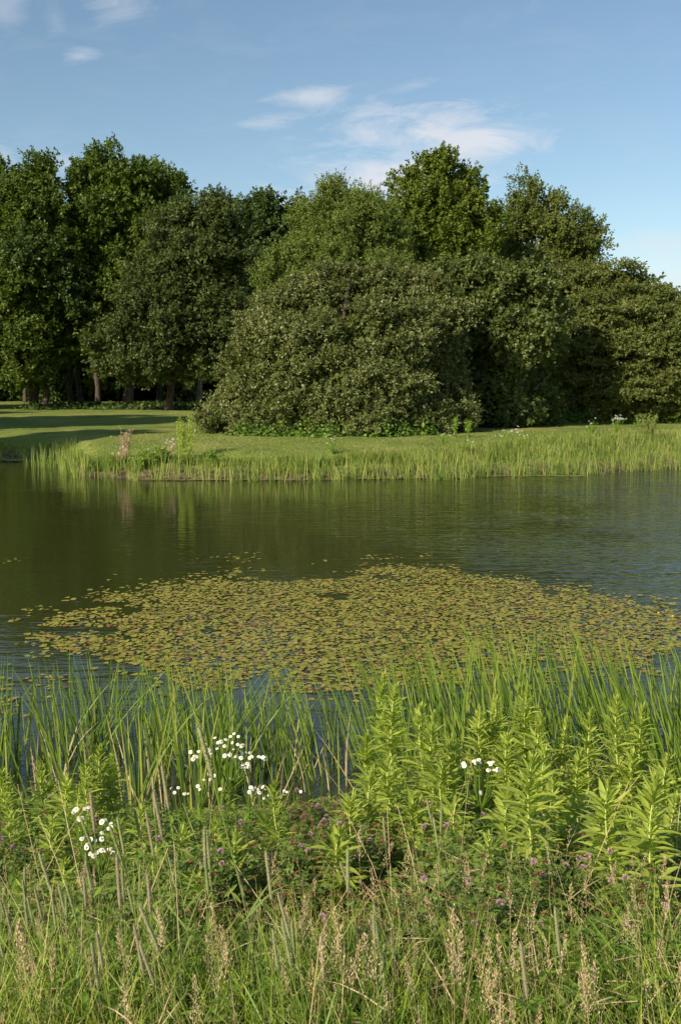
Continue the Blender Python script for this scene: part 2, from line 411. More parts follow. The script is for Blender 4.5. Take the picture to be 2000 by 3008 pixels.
xs = np.unique(np.concatenate([np.linspace(-700, -40, 34), np.linspace(-40, -16, 49), np.linspace(-16, 18, 205), np.linspace(18, 40, 45), np.linspace(40, 700, 34)]))
ys = np.unique(np.concatenate([np.linspace(-40, 0, 11), np.linspace(0, 7.5, 61), np.linspace(7.5, 25, 20), np.linspace(25, 42, 137), np.linspace(42, 100, 50), np.linspace(100, 900, 40)]))
GX, GY = np.meshgrid(xs, ys); GZ = ground(GX, GY); nx, ny = len(xs), len(ys)
idx = (np.arange(ny - 1)[:, None] * nx + np.arange(nx - 1)[None]).ravel()
tag(link('ground', mesh('ground', np.stack([GX, GY, GZ], -1).reshape(-1, 3), [np.stack([idx, idx + 1, idx + nx + 1, idx + nx], 1)], ground_mat(), smooth=True)), kind='structure')
tag(link('water', mesh('water', [(-400, 4.5, 0), (400, 4.5, 0), (400, 62, 0), (-400, 62, 0)], [[(0, 1, 2, 3)]], water_mat())), kind='structure')


# ------------------------------------------------------------------ trees
def crown_geo(lobes, puff, sprig_l, leaf, cover, flat=.75, layer=False, inner=.25, per=26, up=.35, out=(.60, 1.0), fill=.45):
    """lobes: list of (centre, radii). leaf clusters: lobes > puffs > sprigs > leaves"""
    leaf = (leaf[0] * .8, leaf[1] * .8)
    Cs = np.array([l[0] for l in lobes]); Rs = np.array([l[1] for l in lobes])
    PC, PR, PO = [], [], []
    for i in range(len(lobes)):
        a, b, c = Rs[i]; area = 4 * math.pi * (((a * b) ** 1.6 + (a * c) ** 1.6 + (b * c) ** 1.6) / 3) ** (1 / 1.6)
        n = max(5, int(area / (puff ** 2) * fill)); d = rv(n)
        c_ = Cs[i] + d * Rs[i] * rng.uniform(*out, (n, 1)); 
        dist = np.min(np.linalg.norm((c_[:, None] - Cs[None]) / Rs[None], axis=2) + np.eye(len(lobes))[i][None] * 9, axis=1)
        k = dist > .72
        PC.append(c_[k]); PO.append(d[k]); PR.append(puff * rng.uniform(.5, 1.25, k.sum()) ** 1.0)
    PC = np.concatenate(PC); PO = np.concatenate(PO); PR = np.concatenate(PR)
    lo = (Cs - Rs).min(0)[2]
    area = (PR ** 2).sum() * 4 * 3.14
    nleaf = int(area * cover / (leaf[0] * leaf[1] * .5)); ns = max(40, nleaf // per)
    w = PR ** 1.8 / (PR ** 1.8).sum(); pi = rng.choice(len(PR), ns, p=w)
    d = nrm(rv(ns) + PO[pi] * .55 + np.array([0, 0, .25]))
    rad = PR[pi][:, None] * np.array([1, 1, flat])
    sp = PC[pi] + d * rad * (rng.random((ns, 1)) ** .45) * 1.0
    sd = nrm(d * .7 + PO[pi] * .35 + np.array([0, 0, up]) + rv(ns) * .55)
    if layer:
        sd[:, 2] *= .25; sd = nrm(sd); 
    sl_ = sprig_l * rng.uniform(.5, 1.5, ns)
    si = np.repeat(np.arange(ns), per); n = len(si); t = rng.random(n)
    P = sp[si] + sd[si] * (sl_[si] * t)[:, None] + rv(n) * (sprig_l * .30 * (1.15 - t))[:, None] * np.array([1, 1, .35 if layer else 1])
    A = nrm(sd[si] * .5 + rv(n)); Nn = nrm(d[si] * .55 + PO[pi][si] * .25 + np.array([0, 0, .55]) + rv(n) * .75)
    r = np.clip(rng.normal(.46, .2, n) + (rng.random(ns)[si] - .5) * .3 + (rng.random(len(PR))[pi][si] - .5) * .45, 0, 1)
    g = Geo(); sz = rng.uniform(.7, 1.3, n)
    g.add(*leaf_cards(P, A, Nn, leaf[0] * sz, leaf[1] * sz, r))
    # sparser, bigger leaves inside so that little shows through; darker tones paint inner shade
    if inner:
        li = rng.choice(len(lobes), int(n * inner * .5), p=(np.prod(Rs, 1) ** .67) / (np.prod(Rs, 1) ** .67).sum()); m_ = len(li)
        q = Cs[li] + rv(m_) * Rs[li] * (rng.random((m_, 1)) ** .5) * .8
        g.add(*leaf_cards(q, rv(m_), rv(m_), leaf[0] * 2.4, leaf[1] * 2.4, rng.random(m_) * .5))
    return g, PC, PR


def trunk_geo(base, top, r0, tips, lean=0.0, r1=.25):
    g = Geo(); n = 9; t = np.linspace(0, 1, n)[:, None]
    P = np.array(base) * (1 - t) + np.array(top) * t + np.stack([.18 * np.sin(t[:, 0] * 5 + lean * 9), .15 * np.cos(t[:, 0] * 4), 0 * t[:, 0]], 1) * (t > 0)
    rr = r0 * (1 - (1 - r1) * t[:, 0]); rr[0] *= 1.45; P = np.insert(P, 1, P[0] * .94 + P[1] * .06, 0); rr = np.insert(rr, 1, r0 * 1.12)
    P[0, 2] -= .25
    v, f = tube(P, rr, 12, .04); g.add(v, f, .5, 0)
    L_ = np.linalg.norm(np.array(top) - np.array(base))
    for c in tips:
        c = np.asarray(c); k = min(.92, max(.18, (c[2] - base[2]) / L_ - .15 * rng.random() - .1)); j = 1 + int(k * (n - 1)); s = P[min(j, len(P) - 1)]
        mid = (s + c) / 2 + np.array([0, 0, .12 * np.linalg.norm(c - s)]) + rng.normal(size=3) * .2
        tt = np.linspace(0, 1, 7)[:, None]; Q = s * (1 - tt) ** 2 + 2 * mid * tt * (1 - tt) + c * tt ** 2
        v, f = tube(Q, np.linspace(max(.04, r0 * .38 * (1 - k * .6)), .02, 7), 6, .03); g.add(v, f, .5, 0)
    return g


def tree(name, label, cat, D, lobes_px, trunk_px, trunk_w, mat, puff, sprig, leaf, cover, bark='bark', depth=.85, nl=26, group=None, shift=22, shrink=.93, **kw):
    """lobes_px: (px, py, rx, ry, dy) in photograph pixels at distance D, made into real ellipsoids"""
    s = D / F
    lobes = []
    for (px, py, rx, ry, dy) in lobes_px:
        c = at(px, py + shift * np.clip((1150 - py) / 500, 0, 1.4), D); c[1] += dy; lobes.append((c, np.array([rx * s, rx * s * depth, ry * s]) * shrink))
    bx = at(trunk_px, 1200, D)[0]; bz = float(ground(bx, D)); base = np.array([bx, D, bz])
    root = empty(name, base)
    g, PC, PR = crown_geo(lobes, puff, sprig, leaf, cover, **kw)
    tag(root, label, cat, group)
    cr = link('crown', g.build(name + '_crown', M[mat]), root); cr.location = [-v for v in base]
    top = np.average([l[0] for l in lobes], axis=0); topz = max(l[0][2] + l[1][2] * .5 for l in lobes)
    tp = np.array([top[0] * .6 + bx * .4, D * .5 + top[1] * .5, topz])
    k = rng.choice(len(PC), min(nl, len(PC)), replace=False)
    tr = link('trunk', trunk_geo(base, tp, trunk_w * s / 2, PC[k], trunk_px).build(name + '_trunk', M[bark], True), root); tr.location = [-v for v in base]
    return root


OAKP = dict(puff=1.05, sprig=.75, leaf=(.24, .17), cover=.75)
TREES = {}
TREES['T1'] = tree('oak_tree', 'tall oak at the left edge with a pointed double top', 'tree', 71,
     [(50, 540, 110, 110, 0), (128, 470, 48, 85, 0), (20, 740, 170, 170, 1), (120, 800, 130, 170, -1), (-80, 900, 160, 200, 0), (50, 1000, 150, 130, -1.5), (-20, 620, 110, 140, 2), (150, 660, 90, 130, 0)],
     100, 26, 'oak', shift=42, **OAKP)
TREES['T2'] = tree('oak_tree', 'tallest broad oak with a high rounded crown and thick trunk', 'tree', 73,
     [(350, 490, 100, 100, 0), (255, 530, 62, 85, .5), (440, 520, 80, 90, 0), (300, 640, 125, 110, 0), (420, 680, 125, 120, 0), (515, 555, 52, 55, .5), (470, 600, 80, 80, 0), (250, 760, 100, 140, -1), (360, 830, 140, 150, -.5), (290, 920, 90, 130, -1.5), (400, 980, 100, 110, 0)],
     375, 30, 'oak', shift=36, **OAKP)
TREES['T3'] = tree('grey_leaved_tree', 'grey green tree with drooping lower boughs beside the tallest oak', 'tree', 67,
     [(595, 640, 75, 75, 0), (530, 690, 75, 80, 0), (660, 700, 85, 100, 0), (600, 790, 110, 120, 0), (490, 790, 90, 80, -.5), (450, 880, 90, 70, -1), (640, 880, 90, 110, 0), (540, 950, 110, 80, -1), (420, 985, 90, 55, -1.5), (340, 1050, 60, 45, -2), (430, 1075, 75, 38, -2), (620, 1010, 70, 70, -.5), (540, 1060, 50, 35, 0)],
     495, 20, 'grey_leaf', puff=.85, sprig=.7, leaf=(.19, .13), cover=.75)
TREES['T4'] = tree('dark_tree', 'dark rounded tree top seen behind the grey green tree', 'tree', 88,
     [(800, 640, 90, 90, 0), (740, 660, 80, 90, 0), (860, 640, 70, 80, 0), (700, 760, 100, 130, 0), (800, 790, 120, 170, 0), (700, 930, 120, 150, 0), (650, 640, 60, 60, 1)],
     700, 20, 'oak_dark', puff=1.1, sprig=.8, leaf=(.28, .2), cover=.7)
TREES['T5'] = tree('willow_tree', 'light green feathery tree sloping down behind the big bush', 'tree', 54,
     [(1040, 600, 75, 85, 0), (960, 625, 75, 80, 0), (1090, 680, 90, 110, 0), (920, 720, 95, 90, 0), (1010, 760, 130, 120, -.5), (860, 800, 80, 80, -.5), (840, 880, 80, 100, 0), (960, 900, 140, 110, 0), (1100, 850, 110, 130, 0)],
     960, 22, 'willow', puff=.7, sprig=.6, leaf=(.13, .07), cover=.8, up=.8)
TREES['T6'] = tree('maple_tree', 'warm green dense tree with a broad domed crown behind bushes', 'tree', 58,
     [(1300, 530, 58, 80, 0), (1212, 525, 36, 72, 0), (1360, 545, 30, 60, 0), (1270, 600, 95, 75, 0), (1375, 625, 65, 80, 0), (1240, 620, 110, 90, 0), (1360, 680, 95, 95, 0), (1190, 720, 90, 90, -.5), (1290, 760, 120, 100, -.5), (1400, 770, 75, 85, 0), (1150, 800, 80, 80, 0), (1290, 880, 170, 120, 0), (1330, 1000, 150, 120, 0)],
     1300, 26, 'warm', puff=.8, sprig=.6, leaf=(.19, .14), cover=.8, up=.6)
TREES['T7'] = tree('alder_tree', 'airy olive green tree at the right of the tall row', 'tree', 64,
     [(1548, 570, 42, 75, 0), (1590, 620, 60, 75, 0), (1500, 660, 58, 80, 0), (1640, 660, 80, 80, 0), (1570, 730, 95, 95, 0), (1690, 700, 60, 70, .5), (1730, 690, 45, 40, 0), (1480, 770, 80, 90, 0), (1660, 800, 90, 90, 0), (1720, 780, 50, 50, 0), (1580, 880, 140, 110, 0), (1700, 900, 90, 90, 0)],
     1590, 22, 'olive', puff=.75, sprig=.65, leaf=(.17, .11), cover=.62, up=.6, inner=.1)
TREES['B1'] = tree('crabapple_bush', 'huge rounded glossy grey green bush reaching down to the mown grass', 'bush', 38.5,
     [(950, 870, 120, 75, 1), (1080, 850, 110, 65, 1.5), (840, 920, 90, 65, .5), (1180, 860, 100, 70, 1.5), (1270, 880, 70, 70, 1.5), (770, 1000, 80, 65, 0), (900, 1010, 130, 90, -1), (1060, 1000, 140, 100, -.5), (1190, 980, 110, 90, 0), (730, 1090, 75, 60, 0), (830, 1120, 110, 75, -1), (980, 1140, 130, 80, -1.6), (1130, 1120, 120, 90, -1), (1220, 1060, 70, 80, .5), (1300, 960, 80, 80, .6), (1300, 1060, 70, 80, 1.2), (1310, 1150, 70, 80, 1.4), (1320, 1220, 80, 50, .8), (690, 1165, 70, 42, 0), (700, 1215, 100, 34, -.6), (880, 1230, 130, 45, -1.4), (1040, 1235, 140, 42, -1.6), (1200, 1225, 120, 46, -.6), (650, 1240, 40, 22, 0)],
     1000, 34, 'bush', shift=5, out=(.66, 1.04), fill=.62, puff=.5, sprig=.34, leaf=(.105, .068), cover=.80, depth=.8, per=22, up=.15)
TREES['B2'] = tree('broadleaf_bush', 'broad leaved dark hollow tree between the two big bushes', 'bush', 43,
     [(1330, 840, 90, 65, 0), (1440, 835, 90, 65, -.5), (1540, 850, 80, 60, -.3), (1380, 925, 110, 70, 0), (1500, 930, 100, 70, -.8), (1600, 920, 55, 65, -.5), (1560, 990, 65, 50, -1), (1480, 1040, 55, 38, -.8), (1470, 1185, 120, 85, .5), (1440, 1130, 70, 90, .2), (1340, 1180, 110, 90, .6), (1580, 1185, 70, 65, 1.6), (1400, 1060, 110, 110, 1.8), (1540, 1080, 80, 90, 2.2)],
     1440, 24, 'broad', shift=8, out=(.7, 1.0), fill=.6, puff=.55, sprig=.4, leaf=(.145, .125), cover=.7, per=16, up=.0)
TREES['B3'] = tree('hawthorn_bush', 'wide olive bush with flat layered boughs at the right edge', 'bush', 49,
     [(1720, 850, 110, 70, .5), (1810, 835, 80, 55, 0), (1900, 890, 80, 50, 0), (1650, 900, 90, 90, .5), (1760, 930, 130, 80, -1), (1890, 975, 120, 70, -1), (2010, 1000, 90, 70, 0), (1700, 1030, 110, 70, -1), (1840, 1050, 140, 80, -1.5), (2000, 1060, 130, 90, -1), (1690, 1130, 90, 60, -.8), (1810, 1150, 140, 60, -1.6), (1970, 1160, 140, 60, -1), (1750, 1200, 110, 35, -.8), (1900, 1200, 120, 35, -.8), (2080, 1150, 110, 80, 0)],
     1850, 30, 'haw', shift=8, out=(.7, 1.0), fill=.65, puff=.6, sprig=.5, leaf=(.13, .085), cover=.72, flat=.42, layer=True, per=22)
# distant trees: one kind of low dark tree, copied
far0 = tree('park_tree', 'dark park tree standing far behind the trunks', 'tree', 100,
     [(1000, 930, 110, 90, 0), (930, 990, 90, 80, 0), (1070, 990, 90, 80, 0), (1000, 1040, 130, 70, 0), (950, 1075, 90, 40, 0), (1060, 1075, 90, 40, 0), (1000, 860, 70, 60, 0), (960, 1130, 100, 48, 0), (1050, 1130, 90, 48, 0), (1000, 1130, 60, 48, -3), (1000, 1130, 60, 48, 3)],
     1000, 20, 'oak_dark', puff=1.3, sprig=1.0, leaf=(.42, .3), cover=.55, group='park trees far behind the oaks')
far_spots = [(-260, 96, 1.1), (-130, 104, 1.2), (-10, 120, 1.3), (90, 100, 1.1), (180, 112, 1.15), (258, 98, 1.0), (345, 120, 1.2), (415, 104, .95), (640, 96, 1.1), (730, 104, 1.2), (830, 100, 1.1), (930, 98, 1), (585, 128, 1.25),
             (440, 300, 1.9), (540, 310, 1.7), (350, 290, 1.8), (620, 300, 1.9), (240, 300, 1.8), (130, 290, 1.9), (20, 300, 2.0), (-90, 300, 1.8), (1500, 110, 1.0), (1700, 115, 1.0), (1900, 100, .9), (2150, 110, 1.0)]
for i, (px, D, sc) in enumerate(far_spots):
    o = far0 if i == 0 else copy_tree(far0)
    X = at(px, 1200, D)[0]; o.location = (X, D, float(ground(X, D))); o.rotation_euler = (0, 0, i * 1.7); o.scale = (sc, sc, sc * rng.uniform(.9, 1.1))
# standing trunks between the oaks (slim oaks whose crowns merge overhead)
slim_src = None
slim = [(132, 70, 1.0, 'bark', 'slim oak close beside the thicker trunk at the left edge'), (212, 76, .95, 'bark', 'left of a pair of slim oaks under the canopy'),
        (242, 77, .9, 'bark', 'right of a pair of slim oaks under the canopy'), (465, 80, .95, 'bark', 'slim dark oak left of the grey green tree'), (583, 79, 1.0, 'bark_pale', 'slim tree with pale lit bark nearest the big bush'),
        (75, 92, .9, 'bark', 'thin far trunk left of the thick pair'), (166, 95, .9, 'bark', 'thin far trunk midway between the trunk pairs'), (290, 90, 1.2, 'bark', 'thin shaded trunk just left of the tallest oak')]
for (px, D, sc, bk, lab) in slim:
    X = at(px, 1200, D)[0]; b = np.array([X, D, float(ground(X, D))])
    root = empty('slim_tree', b); tag(root, lab, 'tree')
    H = rng.uniform(9.5, 12)
    lob = [(np.array([rng.normal() * .5, rng.normal() * .5, H * q]), np.array([rx, rx, rz])) for q, rx, rz in ((.95, 1.8, 1.8), (.75, 2.3, 1.8), (.6, 2.2, 1.3), (.45, 1.6, .9))]
    g, PC, PR = crown_geo(lob, .9, .8, (.26, .18), .6)
    link('crown', g.build('slim_crown', M['oak_dark']), root)
    link('trunk', trunk_geo((0, 0, 0), (rng.normal() * .4, 0, H * .95), .21 * sc, PC[rng.choice(len(PC), 12, replace=False)], px).build('slim_trunk', M[bk], True), root)
# oaks just outside the left edge; their shadows reach the lawn
for i, (X, Y, rz, sc, lab) in enumerate([(-22.5, 23, 1.0, .72, 'oak beyond the left edge, on the left pond bank'), (-30, 30, 2.5, .8, 'oak beyond the left edge, behind the pond bank oak'), (-24.5, 33, 0.5, .85, 'oak beyond the left edge, between the pond bank oak and the inlet oak'), (-21, 39.5, 3.3, .72, 'oak beyond the left edge, closest to the reed inlet'), (-27, 40, 4.0, .75, 'oak beyond the left edge, beside the inlet'), (-34, 48, 2.0, .7, 'oak beyond the left edge, far up the left lawn'), (-38, 60, 5.5, 1.0, 'oak beyond the left edge, highest on the left lawn'), (-32.5, 70, 5.0, .95, 'oak just left of the double topped oak')]):
    o = copy_tree(TREES['T2']); o.location = (X, Y, float(ground(X, Y))); o.rotation_euler = (0, 0, rz); o.scale = (sc * 1.05, sc * 1.05, sc); tag(o, lab, 'tree')


# ------------------------------------------------------------------ undergrowth by the trees and the bank
def leaf_heap(name, pts, rad, n, leaf, mat):
    """low leafy ground cover: heaps of leaves round the given points"""
    pts = np.asarray(pts); i = rng.integers(0, len(pts), n); d = rv(n); d[:, 2] = abs(d[:, 2])
    P = pts[i] + d * np.asarray(rad) * (rng.random((n, 1)) ** .4)
    P[:, 2] = ground(P[:, 0], P[:, 1]) + d[:, 2] * rad[2] * rng.random(n) ** .5 * (.5 + .5 * np.sin(i * 2.3)) + .02
    Nn = nrm(d + np.array([0, -.2, .5]) + rv(n) * .6); s = rng.uniform(.6, 1.3, n)
    g = Geo(); g.add(*leaf_cards(P, rv(n), Nn, leaf[0] * s, leaf[1] * s, rng.random(n)))
    return tag(link(name, g.build(name, M[mat])), kind='stuff')


q = []
for px in np.linspace(700, 1250, 26):
    Y = 35.3 + abs(px - 950) / 300 * 1.0 + rng.normal() * .25; X = at(px, 1250, Y)[0]; q.append((X, Y, 0))
tag(leaf_heap('vine_undergrowth', q, (.5, .4, .7), 2600, (.12, .10), 'ivy'), 'light green broad leaved vines at the foot of the big glossy bush', 'undergrowth')
q = [(at(px, 1230, 47)[0], 47 + rng.normal() * .3, 0) for px in np.linspace(1620, 2010, 24)]
tag(leaf_heap('ivy_undergrowth', q, (.6, .5, .8), 5000, (.12, .10), 'ivy'), 'low bright leafy plants at the foot of the layered bush', 'undergrowth')
q = [(at(px, 1200, D)[0], D + rng.normal() * .8, 0) for px in np.linspace(110, 680, 60) for D in (70, 72, 76)]
tag(leaf_heap('low_undergrowth', q, (1.3, 1.0, .5), 9000, (.22, .18), 'oak_dark'), 'low dark ground cover strip around the oak trunks', 'undergrowth')

# tall grass on the far bank
def scatter_far(n, dlo, dhi, x0=-9, x1=14, power=1.0):
    x = rng.uniform(x0, x1, n); d = dlo + (dhi - dlo) * rng.random(n) ** power
    if callable(dhi): pass
    return x, yfar(x) + d


def blades(P, hlo, hhi, w, lean, mat, name, prof=(1, .9, .6, .08), droop=(.02, .3), face=True, bias=(0, 0, 0), fold=0, rnd=None):
    n = len(P); D = nrm(np.array([0, 0, 1.0]) + rng.normal(size=(n, 3)) * lean * np.array([1, 1, .2]) + np.array(bias))
    a = rng.uniform(0, math.pi, n); side = np.stack([np.cos(a), np.sin(a) * .6, np.zeros(n)], 1); side = nrm(side - D * (side * D).sum(1, keepdims=True))
    bd = nrm(np.stack([D[:, 0], D[:, 1], -.35 * np.ones(n)], 1) + rng.normal(size=(n, 3)) * .2)
    g = Geo(); g.add(*ribbons(P, D, side, rng.uniform(hlo, hhi, n), rng.uniform(.7, 1.3, n) * w, rng.uniform(*droop, n), prof, bend=bd, fold=fold, rnd=rnd))
    return g


n = 34000
x = np.where(rng.random(n) < .12, rng.uniform(-14, -8.6, n), rng.uniform(-8.6, 15, n)); wd = np.interp(x, [-9, -5, 0, 2, 5, 8, 15], [.8, 1.0, 1.15, 2.0, 3.4, 6.0, 9]); d = .32 + wd * rng.random(n) ** .8
y = yfar(x) + d; k = np.interp(np.sin(x * 1.9) + np.sin(x * 4.7 + y) + rng.normal(size=n) * .6, [-1.5, 0], [.35, 1]) > rng.random(n)
k &= ~((np.abs(x + 4.3) < 2.0) & (d < .9) & (rng.random(n) < .75)); k2 = (d > .8) | (rng.random(len(k)) < (vnoise(x + 70, y + 70, .9, 37) * 1.5 - .35)); k &= k2; x, y, d = x[k], y[k], d[k]
P = np.stack([x, y, ground(x, y) - .02], 1)
clp = vnoise(x + 60, y + 60, 1.1, 31) * .6 + vnoise(x + 60, y + 60, 3.5, 32) * .4
hh = (.35 + 1.1 * clp) * np.interp(d / np.interp(x, [-9, 0, 5, 15], [1, 1.5, 3, 7]), [0, .6, 1], [1, .8, .45])
rn = np.clip(rng.normal(.22, .2, len(x)) + .45 * vnoise(x + 80, y + 80, .8, 33) + .18 * (d > 1.2) * rng.random(len(x)), 0, 1)
n = len(x); D = nrm(np.array([0, 0, 1.0]) + rng.normal(size=(n, 3)) * .16)
a = rng.uniform(0, math.pi, n); side = np.stack([np.cos(a), np.sin(a), 0 * a], 1)
g = Geo(); g.add(*ribbons(P, D, side, rng.uniform(.22, .58, n) * hh, rng.uniform(.012, .026, n), rng.uniform(0, .35, n), (1, .8, .1), bend=nrm(D * np.array([1, 1, 0]) + np.array([0, 0, -.4])), rnd=rn))
tag(link('bank_grass', g.build('bank_grass', M['tall'])), 'tall yellow green grass along the far bank', 'grass', kind='stuff')
# rough short lawn blades behind
n = 26000
x = rng.uniform(-8, 16, n); y = yfar(x) + rng.uniform(1.2, 11, n) * rng.random(n) ** .6 + .4; P = np.stack([x, y, ground(x, y) - .01], 1)
tag(link('lawn_grass', blades(P, .02, .07, .02, .6, 'tall', 'lawn', prof=(1, .7, .1)).build('lawn_grass', M['tall'])), 'short mown lawn grass above the far bank', 'grass', kind='stuff')

# reeds standing along the far shore
def reed_mesh(i, nb, h, spread, w, lean, mat, seg=5):
    g = Geo(); a = rng.uniform(0, 6.28, nb); P = np.stack([np.cos(a), np.sin(a), 0 * a], 1) * spread * rng.random((nb, 1)); P[:, 2] = -.12
    D = nrm(np.array([lean, 0, 1.0]) + rng.normal(size=(nb, 3)) * .09)
    s = rng.uniform(-.9, .9, nb); side = np.stack([np.cos(s), np.sin(s), 0 * s], 1)
    bd = nrm(np.stack([np.sign(D[:, 0] + .001), rng.normal(size=nb) * .3, -.45 * np.ones(nb)], 1))
    prof = np.interp(np.linspace(0, 1, seg + 1), [0, .15, .6, .9, 1], [.7, 1, .85, .35, .04])
    g.add(*ribbons(P, D, side, h * rng.uniform(.6, 1.05, nb), w * rng.uniform(.7, 1.2, nb), rng.choice([.03, .06, .12, .3], nb, p=[.4, .3, .2, .1]), prof, bend=bd, fold=.25))
    return g.build('reed_%d' % i, M[mat])


rm = [reed_mesh(i, int(rng.integers(3, 7)), .8, .12, .017, 0, 'reed') for i in range(8)]
cnt = 0
for i in range(285):
    if i < 16: px = rng.uniform(-30, 90); Y = rng.uniform(33.3, 35); X = at(px, 1380, Y)[0]; Y = min(Y, float(yfar(X)) - .1); hs_ = rng.uniform(.7, 1.1)
    elif i < 60:      # the patch standing in the shallow inlet
        px = 70 + 270 * rng.random() ** .8; Y = rng.uniform(31, 34.5); X = at(px, 1380, Y)[0]; hs_ = rng.uniform(.9, 1.4)
        if Y > yfar(X) - .1: Y = yfar(X) - .2 - rng.random() * 1.2
    else:
        X = rng.uniform(-7, 12) if i % 3 else rng.uniform(-2, 12); Y = float(yfar(X)) + rng.normal(-.15, .32); hs_ = rng.uniform(.45, 1.2)
    o = link('reed_tuft', rm[i % 8]); o.location = (X, Y, max(float(ground(X, Y)), -.05)); o.rotation_euler = (0, 0, rng.uniform(-.6, .6)); o.scale = (1, 1, hs_)
    if i < 60: tag(o, 'tall green reed tuft standing in the shallow inlet at left', 'reeds', 'reed tufts in the inlet')
    else: tag(o, 'thin yellow green reed tuft at the far waterline', 'reeds', 'reed tufts along the far waterline')
n = 1250; x = np.concatenate([rng.uniform(-7.2, 13, n - 250), rng.uniform(-10.3, -7, 250)])
y = yfar(x) + rng.normal(-.05, .3, n); y = np.where(x < -7.2, rng.uniform(31, 34.5, n), y); y = np.minimum(y, yfar(x) + .5); kk = x > -.305 * y; x, y = x[kk], y[kk]
P = np.stack([x, y, np.maximum(ground(x, y), -.06)], 1)
tag(link('shore_reeds', blades(P, .25, .85, .014, .10, 'reed', 'shore', prof=(.8, 1, .7, .05), droop=(0, .15)).build('shore_reeds', M['reed'])), 'mass of thin reeds at the foot of the far bank', 'reeds', kind='stuff')
# floating algae mats along the far shore
g = Geo()
for (px0, px1, py, w) in [(-40, 330, 1354, .9), (430, 1000, 1411, .16), (1050, 1700, 1399, .2)]:
    for px in np.arange(px0, px1, 12):
        Y = 2.6 / -ray(px, py)[1] + rng.normal() * w * .3; X = at(px, py, Y)[0]; nn = 9; a = np.arange(nn) / nn * 6.28; rr = rng.uniform(.5, 1.2, nn)
        if Y > yfar(X) + .3: Y = float(yfar(X)) - .05
        V = np.stack([X + np.cos(a) * rr * .2, Y + np.sin(a) * rr * w * .5, 0 * a + rng.uniform(.006, .03)], 1); V = np.vstack([V, [[X, Y, V[0, 2] + .006]]])
        g.add(V, np.array([[j, (j + 1) % nn, nn] for j in range(nn)]), rng.random(), 0)
tag(link('algae_mat', g.build('algae_mat', M['algae'])), 'yellow green algae floating along the far shore', 'algae', kind='stuff')


# weeds with white flowers on the far bank
def bank_weed(name, px, py, Y, h, w, fm, nf, label, body='weed', nl=260, leaf=(.05, .02)):
    X = at(px, py, Y)[0]; z = float(ground(X, Y)); root = empty(name, (X, Y, z)); tag(root, label, 'wildflower')
    g = Geo(); ns = 14; a = rng.uniform(0, 6.28, ns); D = nrm(np.stack([np.cos(a) * w / h * rng.random(ns), np.sin(a) * w / h * rng.random(ns), np.ones(ns)], 1))
    hs2 = h * rng.uniform(.6, 1, ns); s = np.zeros((ns, 3)); s[:, 0] = 1
    g.add(*ribbons(np.zeros((ns, 3)), D, s, hs2, .012, 0, (1, .8, .5)))
    i = rng.integers(0, ns, nl); t = rng.random(nl); P = D[i] * (hs2[i] * t)[:, None]
    g.add(*leaf_cards(P, nrm(rv(nl) + [0, 0, .3]), rv(nl), leaf[0], leaf[1], rng.random(nl)))
    link('stems', g.build('weed_stems', M[body]), root)
    if nf:
        tips = D * hs2[:, None]; nb = max(2, nf // 4)
        for b_ in range(nb):
            g = Geo(); c_ = tips[int(rng.integers(0, ns))] + rng.normal(size=3) * np.array([.05, .05, .035]); m_ = 7
            PP = c_ + rng.normal(size=(m_, 3)) * np.array([.016, .016, .006])
            g.add(*leaf_cards(PP, rv(m_), nrm(rv(m_) + [0, -.5, .8]), .026, .022, rng.random(m_))); link('bloom', g.build('bloom', M[fm]), root)
    return root


bank_weed('dried_weed', 372, 1300, 29.3, .95, .5, 'pinkdry', 160, 'tallest pinkish tan dried weed clump on the bank point', 'pinkdry', 700)
bank_weed('white_wildflower', 348, 1330, 28.9, .62, .4, 'white', 34, 'white flowered weed in front of the pinkish dried clump', 'pinkdry', 300)
bank_weed('white_wildflower', 425, 1330, 28.7, .55, .35, 'white', 10, 'reddish weed with few white flowers left of the flat topped one')
bank_weed('white_wildflower', 498, 1320, 28.9, .68, .3, 'white', 46, 'flat topped white wildflower left of the green sapling', 'pinkdry', 200)
for px, py, Y, h, nf, lab in [(978, 1310, 29.6, .5, 18, 'small white wildflower on bank in front of the glossy bush'), (1302, 1290, 31, .55, 22, 'white wildflower left of the middle bank pair'), (1362, 1310, 30.2, .5, 18, 'white wildflower at right of the middle bank pair'),
                              (1480, 1290, 31.5, .62, 46, 'broad white wildflower clump on bank below the dark hollow'), (1530, 1285, 31.8, .6, 40, 'white wildflower just right of the broad clump'), (1735, 1270, 35.5, .6, 20, 'small white wildflower left of the widest white clump'), (1810, 1262, 36.5, .75, 90, 'widest white wildflower clump near the layered bush')]:
    bank_weed('white_wildflower', px, py, Y, h, .45, 'white', nf, lab)
bank_weed('bank_shrub', 1900, 1290, 34.5, 1.0, .8, 'white', 0, 'leafy green weed mound at the right end of the bank', 'tall', 2200, (.09, .02))
for px, Y, h, lab in [(1338, 35, .75, 'slender weed spike at the shaded bush edge, left one'), (1375, 35, .7, 'slender weed spike at the shaded bush edge, right one')]:
    bank_weed('weed_spike', px, 1260, Y, h, .18, 'white', 0, lab, 'weed', 200, (.09, .03))
for px, Y, h, lab in [(470, 28.6, .55, 'low leafy green weed on the bank point left of the sapling'), (420, 28.3, .5, 'low leafy green weed at the tip of the bank point'), (620, 28.3, .5, 'low leafy green weed right of the sapling')]:
    bank_weed('leafy_weed', px, 1370, Y, h, .7, 'white', 0, lab, 'weed', 700, (.08, .05))
